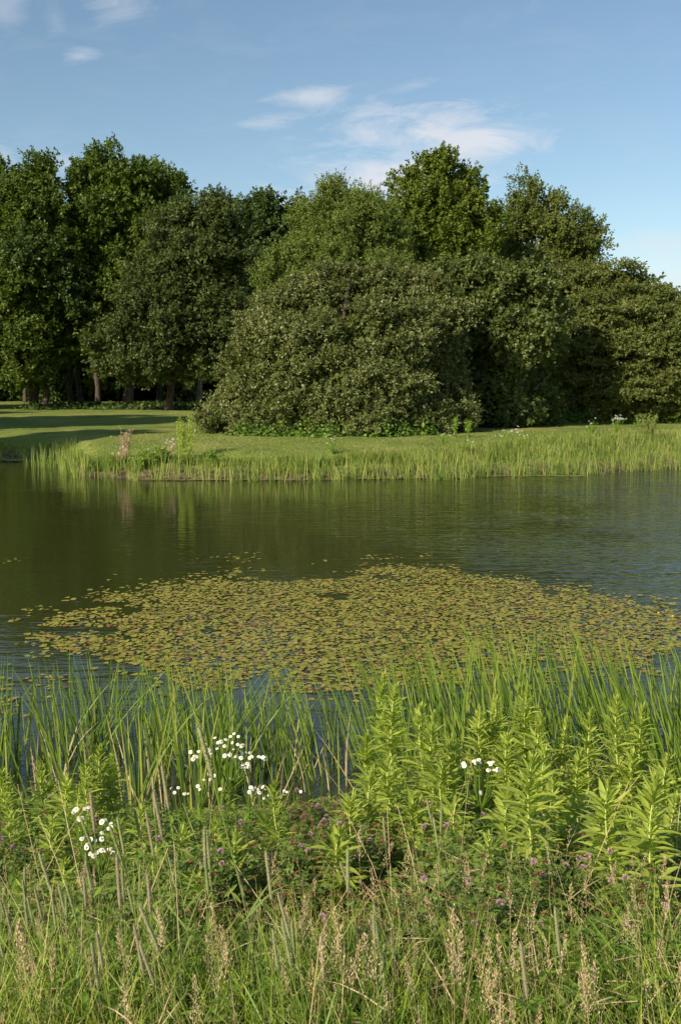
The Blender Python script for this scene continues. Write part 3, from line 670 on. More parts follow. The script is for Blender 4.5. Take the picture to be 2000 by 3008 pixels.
# sapling
X, Y = at(546, 1300, 29)[0], 29.0; z = float(ground(X, Y)); sap = empty('sapling', (X, Y, z)); tag(sap, 'slender light green sapling standing alone on the far bank', 'sapling')
H = 1.28; g = Geo(); st = []
for k in range(5):
    tt = np.linspace(0, 1, 6)[:, None]; e = np.array([rng.normal() * .13, rng.normal() * .13, H * rng.uniform(.6, 1.0) if k else H]); Q = e * tt + np.array([.02, 0, 0]) * np.sin(tt * 7); st.append(e)
    v, f = tube(Q, np.linspace(.012, .004, 6), 5); g.add(v, f, .5, 0)
link('stem', g.build('sapling_stem', M['tstem']), sap)
n = 900; i = rng.integers(0, 5, n); t = rng.random(n) ** .7; P = np.array(st)[i] * t[:, None] + rv(n) * (.05 + .17 * np.sin(t * 5.5) ** 2 * (1.1 - t))[:, None]
g = Geo(); g.add(*leaf_cards(P, nrm(rv(n) + [0, 0, -.3]), nrm(rv(n) + [-.3, -.3, .6]), .085, .03, rng.random(n))); link('foliage', g.build('sapling_foliage', M['golden']), sap)

# ------------------------------------------------------------------ lily pads
def pad_poly(r, notch, cup):
    a = np.linspace(notch, 2 * math.pi - notch, 11); V = np.stack([np.cos(a) * r, np.sin(a) * r * .92, cup * np.sin(a * 2.0) * r], 1)
    return np.vstack([[[0.0, 0, 0]], V]), np.array([[0, j, j + 1] for j in range(1, 11)])


poly_px = [(95, 1855), (150, 1800), (300, 1760), (480, 1725), (640, 1700), (700, 1680), (800, 1715), (1000, 1700), (1110, 1668), (1300, 1672), (1480, 1705), (1620, 1720), (1800, 1765), (2400, 1790), (2400, 1940), (1900, 1950), (1700, 1960), (1500, 1985), (1300, 2010), (1100, 2020), (900, 2035), (700, 2030), (560, 2020), (450, 1960), (300, 1930), (150, 1905)]
pp = np.array([(at(px, py, 2.6 / -ray(px, py)[1])[0], 2.6 / -ray(px, py)[1]) for px, py in poly_px])


def inside(x, y, P):
    c = np.zeros(len(x), bool); j = len(P) - 1
    for i in range(len(P)):
        k = ((P[i, 1] > y) != (P[j, 1] > y)) & (x < (P[j, 0] - P[i, 0]) * (y - P[i, 1]) / (P[j, 1] - P[i, 1] + 1e-12) + P[i, 0]); c ^= k; j = i
    return c


def edge_d(x, y, P):
    Q = np.roll(P, -1, 0); d = Q - P; v = np.stack([x, y], 1)[:, None] - P[None]
    t = np.clip((v * d).sum(2) / (d ** 2).sum(1), 0, 1); return np.linalg.norm(v - t[..., None] * d, axis=2).min(1)


n = 100000; x = rng.uniform(pp[:, 0].min() - .5, pp[:, 0].max() + .5, n); y = rng.uniform(7.6, 15.5, n)
ins = inside(x, y, pp); ed = np.where(ins, 1, -1) * edge_d(x, y, pp)
nz1 = vnoise(x + 40, y + 40, 1.6, 3) * .6 + vnoise(x + 40, y + 40, 4.2, 4) * .4
dens = np.clip(.72 + ed * .75 + (nz1 - .5) * 4.6, 0, 1) * ((ed > -.04) | (rng.random(n) < .10) & (ed > -.4)) * np.interp(y, [8.0, 9.2, 10.0], [.35, .8, 1])
keep = rng.random(n) < dens; x, y = x[keep], y[keep]
ex = []
for (px, py, sx, sy, c) in [(690, 1640, 60, 12, 26), (560, 1700, 90, 20, 18), (300, 1730, 60, 25, 14), (1110, 1640, 60, 10, 22), (1240, 1635, 30, 6, 6), (30, 1645, 25, 6, 9), (20, 2050, 60, 60, 30), (150, 1990, 90, 50, 26), (1450, 1700, 60, 15, 10), (380, 1750, 90, 25, 22), (750, 1630, 30, 6, 4), (960, 1650, 25, 6, 3)]:
    for _ in range(c):
        a, b = px + rng.normal() * sx * .6, py + rng.normal() * sy * .6; Y = 2.6 / -ray(a, b)[1]; ex.append((at(a, b, Y)[0], Y))
ex = np.array(ex); x = np.concatenate([x, ex[:, 0]]); y = np.concatenate([y, ex[:, 1]])
# thin out pads that would lie on one another
kx = {}; sel = []
for i in rng.permutation(len(x)):
    cx_, cy_ = int(math.floor(x[i] / .05)), int(math.floor(y[i] / .05)); ok = True
    for dx in (-1, 0, 1):
        for dy in (-1, 0, 1):
            for j in kx.get((cx_ + dx, cy_ + dy), ()):
                if (x[i] - x[j]) ** 2 + (y[i] - y[j]) ** 2 < .036 ** 2: ok = False
    if ok: kx.setdefault((cx_, cy_), []).append(i); sel.append(i)
x, y = x[sel], y[sel]; inview = np.abs(x / y) < .345
rr_ = np.clip(rng.normal(.30, .18, len(x)) + (rng.random(len(x)) < .10) * .5, 0, 1)
order = np.argsort(np.where(inview, y, 99)); near_i = set(order[:300].tolist())
pm = []
for k in range(8):
    V, F_ = pad_poly(.028 * rng.uniform(.85, 1.15), rng.uniform(.06, .3), rng.uniform(-.05, .12)); g = Geo(); g.add(V, F_, min(1, .12 + k * .1 if k < 7 else .95), 0); pm.append(g.build('pad_%d' % k, M['pad']))
g = Geo()
for i in range(len(x)):
    z = rng.uniform(.003, .012); a = rng.uniform(0, 6.28)
    if i in near_i:
        o = link('lily_pad', pm[int(rng.integers(0, 7)) if rng.random() > .1 else 7]); o.location = (x[i], y[i], z); o.rotation_euler = (rng.normal() * .05, rng.normal() * .05, a)
        tag(o, 'small round olive pad floating between the near reeds', 'lily pad', 'nearest floating lily pads')
        continue
    V, F_ = pad_poly(.028 * rng.uniform(.5, 1.45), rng.uniform(.06, .3), rng.uniform(-.05, .16)); ca, sa = math.cos(a), math.sin(a); tx, ty = rng.normal(size=2) * .045
    V = np.stack([V[:, 0] * ca - V[:, 1] * sa, V[:, 0] * sa + V[:, 1] * ca, V[:, 2]], 1); V[:, 2] += V[:, 0] * tx + V[:, 1] * ty + z
    V += np.array([x[i], y[i], 0]); g.add(V, F_, rr_[i], 0)
tag(link('lily_pads', g.build('lily_pads', M['pad'])), 'broad floating raft of small olive and russet lily pads', 'lily pads', kind='stuff')
print('pads', len(x))

# ------------------------------------------------------------------ cattails in the near water
cm = [reed_mesh(20 + i, int(rng.integers(3, 6)), 1.0, .11, .0112, rng.uniform(-.36, -.12), 'cattail', 8) for i in range(14)]
cu = [reed_mesh(40 + i, int(rng.integers(3, 6)), 1.0, .11, .0112, rng.uniform(-.12, .06), 'cattail', 8) for i in range(8)]
for i in range(295):
    px = rng.uniform(-300, 2330) if i % 4 else rng.uniform(1150, 2080); Y = rng.uniform(5.95, 7.5) if px < 1100 else rng.uniform(5.95, 8.0)
    if 980 < px < 1060 and Y < 6.9: Y = 7.3
    X = at(px, 2200, Y)[0]; topy = np.interp(px, [0, 300, 600, 1000, 1300, 1700, 2000], [1840, 1840, 1840, 1880, 1780, 1740, 1820]) + abs(rng.normal()) * 85
    z = max(float(ground(X, Y)), -.04); h = (at(px, topy, Y)[2] - z) * 1.14; h = min(max(h, .45), 1.5)
    mm = cu if px < 900 and rng.random() < .75 else cm
    o = link('cattail_clump', mm[int(rng.integers(0, len(mm)))]); o.location = (X, Y, z); o.rotation_euler = (0, 0, rng.uniform(-.5, .5)); o.scale = (h, h, h)
    if px < 900: tag(o, 'upright narrow cattail blades in shallow water, left of the tall leafy stalks', 'cattails', 'cattail clumps in the left shallows')
    else: tag(o, 'cattail blades leaning leftward in shallow water behind the tall leafy stalks', 'cattails', 'leaning cattail clumps in the right shallows')
n = 900; X = np.concatenate([ray(rng.uniform(-60, 2080, 260), 2200)[0] * 6.6, rng.uniform(2.5, 5.5, 340), rng.uniform(-5.5, -2.5, 300)]); Y = rng.uniform(5.9, 7.4, n); P = np.stack([X, Y, np.zeros(n) - .05], 1)
tag(link('thin_reeds', blades(P, .3, .85, .010, .12, 'cattail', 'thin', prof=(.8, 1, .9, .6, .08), droop=(0, .2), bias=(-.1, 0, 0)).build('thin_reeds', M['cattail'])), 'thin young reed blades filling between cattail clumps', 'reeds', kind='stuff')
n = 150; px = rng.uniform(-60, 2080, n); Y = rng.uniform(5.8, 6.8, n); P = np.stack([at(px, 2200, Y)[0], Y, np.zeros(n)], 1)
tag(link('dead_reeds', blades(P, .2, .6, .007, .3, 'straw', 'dead', prof=(.8, 1, .9, .6, .08), droop=(0, .3)).build('dead_reeds', M['straw'])), 'dead tan reed blades at the near waterline', 'reeds', kind='stuff')


# ------------------------------------------------------------------ goldenrod and other leafy stalks
def goldenrod(px, top, Y, label, wid=1.0, group=None, lean=None):
    X = at(px, top, Y)[0]; z = float(ground(X, Y)); H = at(px, top, Y)[2] - z; lean = rng.normal() * .05 if lean is None else lean
    root = empty('goldenrod_plant', (X - lean * H, Y, z)); tag(root, label, 'leafy plant', group)
    t = np.linspace(0, 1, 10); spine = np.stack([lean * H * t + .012 * np.sin(t * 6), -.02 * t, H * t * .94], 1)
    v, f = tube(spine, np.linspace(.0052, .002, 10), 6); g = Geo(); g.add(v, f, .5, 0)
    link('stem', g.build('goldenrod_stem', M['gstem'], True), root)
    n = int(H * 215); u = np.sort(rng.random(n) ** .8); u = .06 + .94 * u
    a = np.arange(n) * 2.39996 + rng.normal(size=n) * .3; el = np.interp(u, [0, .5, .85, 1], [.25, .5, .75, 1.3]) + rng.normal(size=n) * .16
    D = np.stack([np.cos(a) * np.cos(el), np.sin(a) * np.cos(el), np.sin(el)], 1); side = nrm(np.cross(D, [0, 0, 1.0]) + rng.normal(size=(n, 3)) * .12)
    P = np.stack([np.interp(u, t, spine[:, 0]), np.interp(u, t, spine[:, 1]), np.interp(u, t, spine[:, 2])], 1)
    L = np.interp(u, [0, .3, .75, 1], [.085, .118, .108, .055]) * rng.uniform(.75, 1.2, n) * wid
    g = Geo(); g.add(*ribbons(P, D, side, L, L * .17 * rng.uniform(.8, 1.2, n), rng.uniform(.10, .45, n), (.12, .75, 1, .85, .5, .04), fold=.35))
    link('foliage', g.build('goldenrod_foliage', M['golden']), root)
    return root


gr = [(1128, 1962, 5.2, 'tall leafy stalk highest of the right group, with a drooping tip', 1), (1162, 1988, 5.0, 'tall leafy stalk just right of the highest one', 1), (1274, 2085, 4.6, 'tall leafy stalk with a bright bare lower stem, left of the white daisies', 1.05),
      (1548, 1998, 5.0, 'tall dark leafy stalk above and right of the white daisies', 1), (1459, 2036, 5.1, 'leafy stalk directly behind the small white daisies', 1), (1663, 2090, 5.0, 'slender leafy stalk between two taller ones in the right reeds', .9), (1810, 2022, 4.9, 'tall slender leafy stalk against the reeds at right', 1),
      (1038, 2315, 4.2, 'leafy stalk at the left end of the right group', 1), (1095, 2245, 4.3, 'leafy stalk second from the left end of the right group', 1), (1143, 2212, 4.5, 'leafy stalk third from the left end of the right group', 1),
      (1561, 2206, 3.55, 'large near leafy stalk with broad pale lower leaves', 1.15), (1784, 2276, 3.4, 'large near leafy stalk second from the right edge', 1.15), (1925, 2263, 3.3, 'large near leafy stalk nearest the right edge', 1.15), (1440, 2442, 3.6, 'short young leafy shoot below the white daisies', .8), (1985, 2330, 3.9, 'leafy stalk cut by the right edge', 1),
      (300, 2172, 4.9, 'tallest leafy stalk of the left group', .9), (262, 2210, 4.8, 'leafy stalk just left of the tallest in the left group', .9), (335, 2205, 4.9, 'leafy stalk just right of the tallest in the left group', .9), (128, 2230, 4.8, 'leafy stalk at the left of the left group', .9), (204, 2262, 4.6, 'leafy stalk in the middle of the left group', .9),
      (810, 2282, 4.2, 'bright leafy stalk right of the big daisy cluster', .95), (357, 2395, 3.9, 'leafy stalk right of the large near daisies', .9), (10, 2255, 4.6, 'leafy stalk cut by the left edge', .9), (83, 2574, 3.3, 'short leafy shoot low near the left edge', .8), (695, 2434, 3.7, 'short leafy shoot among clover in the middle', .9), (38, 2370, 4.2, 'low leafy stalk near the left edge', .9), (160, 2390, 4.1, 'leafy stalk left of the large near daisies', .85)]
for (px, top, Y, lab, w_) in gr: goldenrod(px, top, Y, lab, w_ * (1.08 if Y > 4.4 else 1.02))
fill = [(1235, 2060, 5.0), (1410, 2065, 5.05), (1590, 2085, 4.9), (1735, 2070, 5.0), (1885, 2060, 4.9), (1300, 2230, 4.4), (1500, 2300, 4.0), (1715, 2330, 3.8), (1625, 2290, 4.2), (1960, 2200, 4.5), (1330, 2150, 4.8), (1490, 2150, 4.8), (1600, 2190, 4.6), (1700, 2200, 4.7), (1860, 2190, 4.8), (1215, 2330, 4.2), (1340, 2340, 4.1), (1670, 2420, 3.8), (1850, 2400, 3.9), (1080, 2140, 5.1), (1000, 2420, 3.8),
        (240, 2300, 4.3), (420, 2360, 4.2), (540, 2420, 3.9), (640, 2400, 3.9), (460, 2490, 3.6), (200, 2510, 3.5), (590, 2540, 3.4)]
for (px, top, Y) in fill:
    if px > 900: goldenrod(px, top, Y, 'half hidden leafy stalk among the right group of stalks', 1.15, 'leafy stalks filling the right group')
    else: goldenrod(px, top, Y, 'half hidden leafy stalk among the low plants at left', .8, 'low leafy stalks filling the left side')


# ------------------------------------------------------------------ daisies
def flower_mesh():
    g = Geo(); n = 26; a = np.arange(n) / n * 6.28; P = np.zeros((n, 3)); D = np.stack([np.cos(a), np.sin(a), .12 + 0 * a], 1); side = np.stack([-np.sin(a), np.cos(a), 0 * a], 1)
    g.add(*ribbons(P, nrm(D), side, .0095, .0026, .15, (.5, 1, .9)))
    c = Geo(); k = 8; V = [[0, 0, .0042]]
    for r_, z_ in ((.0025, .0036), (.0042, .001)):
        for j in range(k): V.append([math.cos(j / k * 6.283) * r_, math.sin(j / k * 6.283) * r_, z_])
    c.add(V, np.array([[0, 1 + j, 1 + (j + 1) % k] for j in range(k)]), .5, 0)
    c.add(V, np.array([[1 + j, 9 + j, 9 + (j + 1) % k, 1 + (j + 1) % k] for j in range(k)]), .5, 0)
    return g.build('daisy_petals', M['white']), c.build('daisy_centre', M['yellow'], True)


FM, FC = flower_mesh()


def fleabane(base_px, Y, pts, label, sc=1.0):
    X = at(base_px, 2300, Y)[0]; z = float(ground(X, Y)); root = empty('daisy_plant', (X, Y, z)); tag(root, label, 'wildflower')
    g = Geo(); T = [at(px, py, Y + rng.normal() * .05) - np.array([X, Y, z]) for px, py in pts]
    mz = min(t[2] for t in T) * .72; cx_ = float(np.mean([t[0] for t in T])); fork = np.array([cx_ * .7, 0, mz])
    v, f = tube(np.array([[0, 0, 0], fork * .5 + [.01, 0, 0], fork]), [.004, .0033, .003], 5); g.add(v, f, .4, 0)
    for t in T:
        mid = (fork + t) / 2 + np.array([(t[0] - fork[0]) * .25, 0, -.01]); v, f = tube(np.array([fork, mid, t]), [.0022, .0016, .001], 4); g.add(v, f, .4, 0)
    n = 46; u = rng.random(n); P = fork[None] * u[:, None]; D = nrm(rv(n) * np.array([1, 1, .3]) + [0, 0, .35]); side = nrm(np.cross(D, [0, 0, 1.0]))
    g.add(*ribbons(P, D, side, .07 * rng.uniform(.6, 1.2, n), .014, .35, (.2, 1, .8, .05), fold=.3))
    link('stem', g.build('daisy_stem', M['weed']), root)
    for t in T:
        o = link('flower', FM, root); o.location = t; o.rotation_euler = (rng.uniform(.2, 1.1), rng.normal() * .4, rng.normal() * .3); s = rng.uniform(.7, 1.1) * sc; o.scale = (s, s, s)
        link('flower_centre', FC, o)


def jit(n, cx_, cy_, sx, sy): return [(cx_ + rng.normal() * sx, cy_ + rng.normal() * sy) for _ in range(n)]


def z1(L): return [(a / 1.568, 2000 + b / 1.568) for a, b in L]
fleabane(640, 4.5, z1([(990, 262), (1003, 285), (1018, 280), (1040, 270), (1062, 256), (1078, 243), (1098, 256), (1000, 312), (1035, 300), (1075, 315), (1058, 340), (1035, 345), (1085, 348), (1110, 355), (1118, 335), (1135, 330), (1152, 332), (1095, 293), (1112, 300), (1122, 296), (1160, 350), (1110, 325), (1070, 285), (1140, 380)]), 'tall crowded cluster of small white daisies in front of the reeds', 1.0)
fleabane(725, 4.5, z1([(1192, 350), (1210, 352), (1222, 358), (1120, 385), (1133, 398), (1145, 395), (1110, 398), (1065, 450), (1150, 355)]), 'sparse white daisies at the right of the tall crowded cluster', 1.0)
fleabane(570, 4.4, z1([(878, 328), (915, 325), (895, 345), (910, 350), (962, 318), (968, 330), (942, 292), (962, 428), (985, 438), (968, 455), (940, 455), (890, 360)]), 'white daisies just left of the tall crowded cluster', 1.0)
fleabane(530, 4.3, z1([(788, 495), (822, 492), (805, 515), (865, 520), (912, 485), (920, 500), (1015, 498), (850, 520)]), 'small low white daisies below the tall crowded cluster', .85)
fleabane(780, 4.2, z1([(1155, 490), (1178, 492), (1190, 500), (1210, 488), (1222, 500), (1195, 515), (1150, 512), (1165, 498), (1250, 510), (1268, 535), (1310, 508), (1322, 512), (1240, 525), (1215, 540), (1385, 510)]), 'row of small white daisies left of the bright leafy stalk', .95)
fleabane(270, 3.6, z1([(345, 598), (352, 592), (338, 606), (395, 590), (408, 583), (365, 635), (380, 632), (370, 642), (385, 722), (400, 752), (400, 768), (378, 728), (468, 645), (490, 640), (470, 650), (512, 662), (502, 680), (510, 675), (470, 700), (470, 728), (415, 796), (432, 806), (448, 792), (458, 782), (470, 780), (492, 780), (520, 792), (512, 775), (500, 778), (440, 735), (420, 730)]), 'large near white daisies with yellow centres at lower left', 1.05)
fleabane(1410, 4.2, [(a / 1.568 + 1000, 1900 + b / 1.568) for a, b in [(565, 538), (572, 545), (568, 548), (612, 525), (622, 535), (635, 520), (640, 530), (683, 532), (700, 530), (690, 540), (680, 568), (706, 566), (722, 560), (724, 568), (615, 530), (645, 672)]], 'small tight group of white daisies among the right leafy stalks', 1.0)


# ------------------------------------------------------------------ timothy grass
def timothy_meshes(i):
    H = 1.0; g = Geo(); t = np.linspace(0, 1, 9); ln = rng.uniform(-.12, .05); sp = np.stack([ln * t ** 1.6, .02 * np.sin(t * 4), t], 1)
    v, f = tube(sp, .0017, 5); g.add(v, f, .5, 0)
    n = 4; u = rng.uniform(.1, .6, n); P = np.stack([np.interp(u, t, sp[:, 0]), 0 * u, u], 1); D = nrm(rv(n) * [1, 1, .2] + [0, 0, 1.2]); side = nrm(np.cross(D, [0, 1, 0.1]))
    g.add(*ribbons(P, D, side, .26, .007, rng.uniform(.1, .5, n), (.8, 1, .7, .3, .03)))
    h = Geo(); L = rng.uniform(.085, .135); m = 14; tt = np.linspace(0, 1, m); d = nrm(sp[-1] - sp[-2]); pr = .0039 * np.interp(tt, [0, .06, .2, .85, .96, 1], [.2, .8, 1, .95, .6, .1])
    v, f = tube(sp[-1] + np.outer(tt, d) * L, pr, 9, .06); h.add(v, f, np.repeat(.35 + .3 * rng.random(m), 9), np.repeat(tt, 9))
    k = 300; a = rng.uniform(0, 6.28, k); u = rng.random(k); o_ = np.stack([np.cos(a), np.sin(a), .5 + 0 * a], 1); P = sp[-1] + np.outer(u * L, d) + nrm(o_) * (np.interp(u, tt, pr))[:, None] * .9
    h.add(*leaf_cards(P, o_, rv(k), .0036, .0016, .3 + .7 * rng.random(k)))
    return g.build('timothy_stem_%d' % i, M['tstem']), h.build('timothy_head_%d' % i, M['timothy']), sp[-1] + d * L


TM = [timothy_meshes(i) for i in range(9)]


def put_timothy(px, py, Y, label, group=None, k=None, fat=1.0):
    k = int(rng.integers(0, 9)) if k is None else k; st, hd, tip = TM[k]
    p = at(px, py, Y); z = float(ground(p[0], Y)) - .02; s = (p[2] - z) / tip[2]; s = max(s, .35); rz = rng.uniform(-.5, .5)
    ly = rng.normal(-.06, .08); root = empty('timothy_grass', (p[0] - tip[0] * s - ly * s * tip[2], Y, z), rz); root.rotation_euler = (0, ly, rz * .3); tag(root, label, 'grass', group)
    a = link('stem', st, root); b = link('seed_head', hd, root); a.scale = (s, s, s); b.scale = (s, s, s)
    # keep the spike at its natural size whatever the height of the stem
    q = .95 * fat; sp = tip - 0; b.scale = (q, q, q); e = np.array([tip[0], tip[1], 1.0]); base_end = np.array([ln_end[k][0], ln_end[k][1], 1.0]); b.location = [float(v) for v in (base_end * s - base_end * q)]
    return root


ln_end = [(m_[0].vertices[8 * 5].co[0], m_[0].vertices[8 * 5].co[1]) for m_ in TM]
spec = [(602, 2186, 2.15, 'tallest brown timothy spike in front of the daisy cluster', 1.35), (485, 2286, 2.5, 'timothy spike second in height left of the tallest', 1.1), (453, 2320, 2.6, 'purplish timothy spike just left of the second tallest', 1), (465, 2378, 2.4, 'long green timothy spike below the second tallest', 1.15), (275, 2376, 2.5, 'timothy spike standing among the large near daisies', 1.1),
        (258, 2430, 2.7, 'purplish timothy spike left among the large near daisies', 1), (405, 2412, 2.6, 'timothy spike midway between the daisies and the tallest spike', 1), (442, 2438, 2.5, 'slightly leaning timothy spike below the tall trio', 1), (358, 2448, 2.6, 'timothy spike right of the large near daisies', 1), (342, 2460, 2.6, 'purplish timothy spike beside another right of the large daisies', 1),
        (2, 2370, 2.4, 'timothy spike cut by the left edge', 1), (604, 2482, 2.3, 'left of the close green timothy pair under the tallest spike', 1), (612, 2486, 2.4, 'right of the close green timothy pair under the tallest spike', 1), (790, 2574, 2.2, 'lone leaning green timothy spike in the middle', 1.1), (1022, 2556, 2.3, 'green timothy spike left of the right leafy group foot', 1.1),
        (1126, 2425, 2.9, 'pale timothy spike in front of the left stalks of the right group', .9), (1258, 2372, 3.0, 'tan timothy spike against the bright bare stem', .9), (1294, 2400, 3.0, 'green timothy spike right of the bright bare stem', .9), (1279, 2444, 2.9, 'lower green timothy spike by the bright bare stem', .9), (844, 2780, 2.1, 'short green timothy spike low in the middle, left of a pair', 1), (862, 2778, 2.1, 'short green timothy spike low in the middle, right of a pair', 1), (945, 2815, 2.0, 'brown timothy spike low in the middle', 1), (1632, 2750, 2.2, 'grey brown timothy spike low at right', 1), (1530, 2842, 1.9, 'leaning grey timothy spike near the bottom at right', 1), (142, 2585, 2.3, 'leaning timothy spike above the left foreground', 1.1)]
for (px, py, Y, lab, ft) in spec: put_timothy(px, py, Y, lab, fat=ft)
for i in range(34):
    px = rng.uniform(-20, 520) if i < 26 else rng.uniform(520, 1200); py = rng.uniform(2540, 2960); Y = rng.uniform(1.75, 2.9)
    put_timothy(px, py, Y, 'green timothy spike in the near grass at lower left' if px < 620 else 'green timothy spike in the near grass at bottom middle', 'timothy spikes in the lower left grass' if px < 620 else 'timothy spikes in the bottom middle grass', fat=rng.uniform(.75, 1.05))


# ------------------------------------------------------------------ tan seeding grass
def seedgrass(i, open_):
    g = Geo(); h = Geo(); t = np.linspace(0, 1, 9); ln = rng.uniform(-.16, .16); sp = np.stack([ln * t ** 2, .05 * t ** 2 * rng.normal(), t - .04 * t ** 3], 1)
    v, f = tube(sp, np.linspace(.0013, .0006, 9), 4); g.add(v, f, .3, 0)
    n = 120 if open_ else 90; u = rng.random(n); L = .10 if open_ else .08; p0 = sp[-1] - (sp[-1] - sp[-3]) / np.linalg.norm(sp[-1] - sp[-3]) * L * 0; d = nrm(sp[-1] - sp[-3])
    P = sp[-1] + np.outer((u - 1) * L + L * .6, d); a = rng.integers(0, 11, n) * .57 + np.floor(u * 9) * 1.3;  w = (.017 if open_ else .0055) * (1.05 - u) * rng.random(n)
    P = P + np.stack([np.cos(a) * w, np.sin(a) * w, .35 * w], 1) + rng.normal(size=(n, 3)) * .0015
    D = nrm(np.stack([np.cos(a) * .4, np.sin(a) * .4, 0 * a], 1) + d + rv(n) * .35)
    h.add(*leaf_cards(P, D, rv(n), .0066, .0024, rng.random(n)))
    return g.build('seed_stem_%d' % i, M['straw']), h.build('seed_head_%d' % i, M['straw'])


SG = [seedgrass(i, i % 3 != 0) for i in range(9)]
for i in range(105):
    if i < 75: px = rng.uniform(-40, 2040); py = rng.uniform(2700, 3000); Y = rng.uniform(1.7, 2.7)
    else: px = rng.uniform(0, 2040); py = rng.uniform(2480, 2700); Y = rng.uniform(2.6, 3.3)
    p = at(px, py, Y); z = float(ground(p[0], Y)) - .02; s = max((p[2] - z) / 1.03, .3)
    root = empty('seeding_grass', (p[0], Y, z), rng.uniform(0, 6.28)); a, b = SG[int(rng.integers(0, 9))]
    o = link('stem', a, root); o.scale = (s, s, s); o = link('seed_head', b, root); q = rng.uniform(.8, 1.15) * (1.0); o.scale = (q, q, q)
    e = np.array(a.vertices[8 * 4].co); o.location = [float(v) for v in (e * s - e * q)]
    tag(root, 'dry tan seed head on a thin stem in the near grass' if i < 75 else 'dry tan seed head rising among the clover', 'grass', 'tan seed heads in the near grass' if i < 75 else 'tan seed heads among the clover')


# ------------------------------------------------------------------ red clover
def clover_head(brown):
    g = Geo(); n = 90; d = rv(n); d[:, 2] = np.abs(d[:, 2]) * 1.2 - .25; d = nrm(d); P = d * .0045
    g.add(*leaf_cards(P, d, rv(n), .0085 if not brown else .0065, .0035, np.clip(.3 + .5 * d[:, 2] + rng.random(n) * .3, 0, 1)))
    return g.build('clover_head', M['brown' if brown else 'pink'])


CH = [clover_head(False), clover_head(True)]


def trifoliate(P, up, size, rnd):
    n = len(P); a0 = rng.uniform(0, 6.28, n); out_ = []
    g = []
    for k in range(3):
        a = a0 + k * 2.094; A = nrm(np.stack([np.cos(a), np.sin(a), .15 + 0 * a], 1)); A = nrm(A - up * (A * up).sum(1, keepdims=True) * .7)
        g.append(leaf_cards(P, A, up, size, size * .62, rnd))
    return g


def clover_plant(i):
    g = Geo(); ns = 7; a = rng.uniform(0, 6.28, ns); e = np.stack([np.cos(a) * .10, np.sin(a) * .10, rng.uniform(.24, .36, ns)], 1) * rng.uniform(.7, 1.1, (ns, 1)); heads = []
    for k in range(ns):
        tt = np.linspace(0, 1, 4)[:, None]; v, f = tube(e[k] * tt + [0, 0, .03] * np.sin(tt * 3.14), .0013, 4); g.add(v, f, .9, 0)
        m = 12; u = rng.uniform(.3, 1, m)[:, None]; P = e[k] * u + rv(m) * .03
        up = nrm(rv(m) * .6 + [0, -.1, 1.0])
        for q_ in trifoliate(P, up, .024 * rng.uniform(.8, 1.2, m), np.clip(rng.normal(.45, .22, m), 0, 1)): g.add(*q_)
        heads.append(e[k] + [0, 0, .008])
    return g.build('clover_foliage_%d' % i, M['clover']), heads


CP = [clover_plant(i) for i in range(6)]
for i in range(130):
    r_ = rng.random()
    if r_ < .42: px = rng.normal(900, 110); Y = rng.uniform(3.7, 5.3)
    elif r_ < .85: px = rng.uniform(900, 2020); Y = rng.uniform(2.9, 4.4)
    else: px = rng.uniform(-20, 700); Y = rng.uniform(3.4, 4.9)
    X = at(px, 2500, Y)[0]; z = float(ground(X, Y)); me, hd = CP[i % 6]; root = empty('clover_plant', (X, Y, z + rng.uniform(0, .08)), rng.uniform(0, 6.28)); s = rng.uniform(.85, 1.2) * float(np.interp(Y, [2.8, 3.6, 4.5, 5.2], [.62, .72, .60, .45])); root.scale = (s, s, s)
    link('foliage', me, root); npk = 0
    for h_ in hd[:int(rng.integers(2, 6))]:
        br = rng.random() < .72; npk += (not br); o = link('flower_head', CH[1 if br else 0], root); o.location = [float(v) for v in h_]; o.rotation_euler = (rng.normal() * .3, rng.normal() * .3, 0); hs_ = 1.05 / s; o.scale = (hs_, hs_, hs_); o['label'] = 'spent brown flower head' if br else 'pink flower head'
    loc = 'in the middle patch' if 700 < px < 1080 and Y > 3.6 else ('at the foot of the right leafy stalks' if px >= 700 else 'among the left leafy plants')
    if npk: tag(root, 'red clover with pink and brown flower heads ' + loc, 'clover', 'flowering clover ' + loc)
    else: tag(root, 'red clover with only brown spent flower heads ' + loc, 'clover', 'spent clover ' + loc)

# ground cover of clover leaves and weeds
n = 17500; Y = rng.uniform(2.7, 5.9, n); X = rng.uniform(-1, 1, n) * (.38 * Y + 1.5); dn = vnoise(X + 20, Y + 20, 2.1, 9)
k = rng.random(n) < np.interp(Y, [2.6, 3.1, 5.9], [.25, 1, .9]) * (.5 + dn * .8); X, Y, dn = X[k], Y[k], dn[k]; n = len(X); hz = rng.random(n) ** .55 * (.12 + .26 * dn) * np.interp(Y, [2.6, 3.3, 3.8, 4.5, 5.2, 6], [.5, .62, .62, .55, .4, .25])
P = np.stack([X, Y, ground(X, Y) + hz], 1); up = nrm(rv(n) * .6 + [0, -.2, 1.0]); g = Geo(); rd = np.clip(rng.normal(.36, .2, n), 0, 1)
for q_ in trifoliate(P, up, .027 * rng.uniform(.7, 1.3, n), rd): g.add(*q_)
n2 = 900; i = rng.integers(0, n, n2)
P0 = P[i].copy(); P0[:, 2] = ground(P0[:, 0], P0[:, 1]); sd = np.zeros((n2, 3)); sd[:, 0] = 1
g.add(*ribbons(P0, nrm(P[i] - P0 + rng.normal(size=(n2, 3)) * .02), sd, P[i][:, 2] - P0[:, 2] + .02, .0025, .0, (1, .9, .7), rnd=np.full(n2, .95)))
tag(link('clover_carpet', g.build('clover_carpet', M['clover'])), 'low carpet of three part clover leaves on the near bank', 'ground cover', kind='stuff')
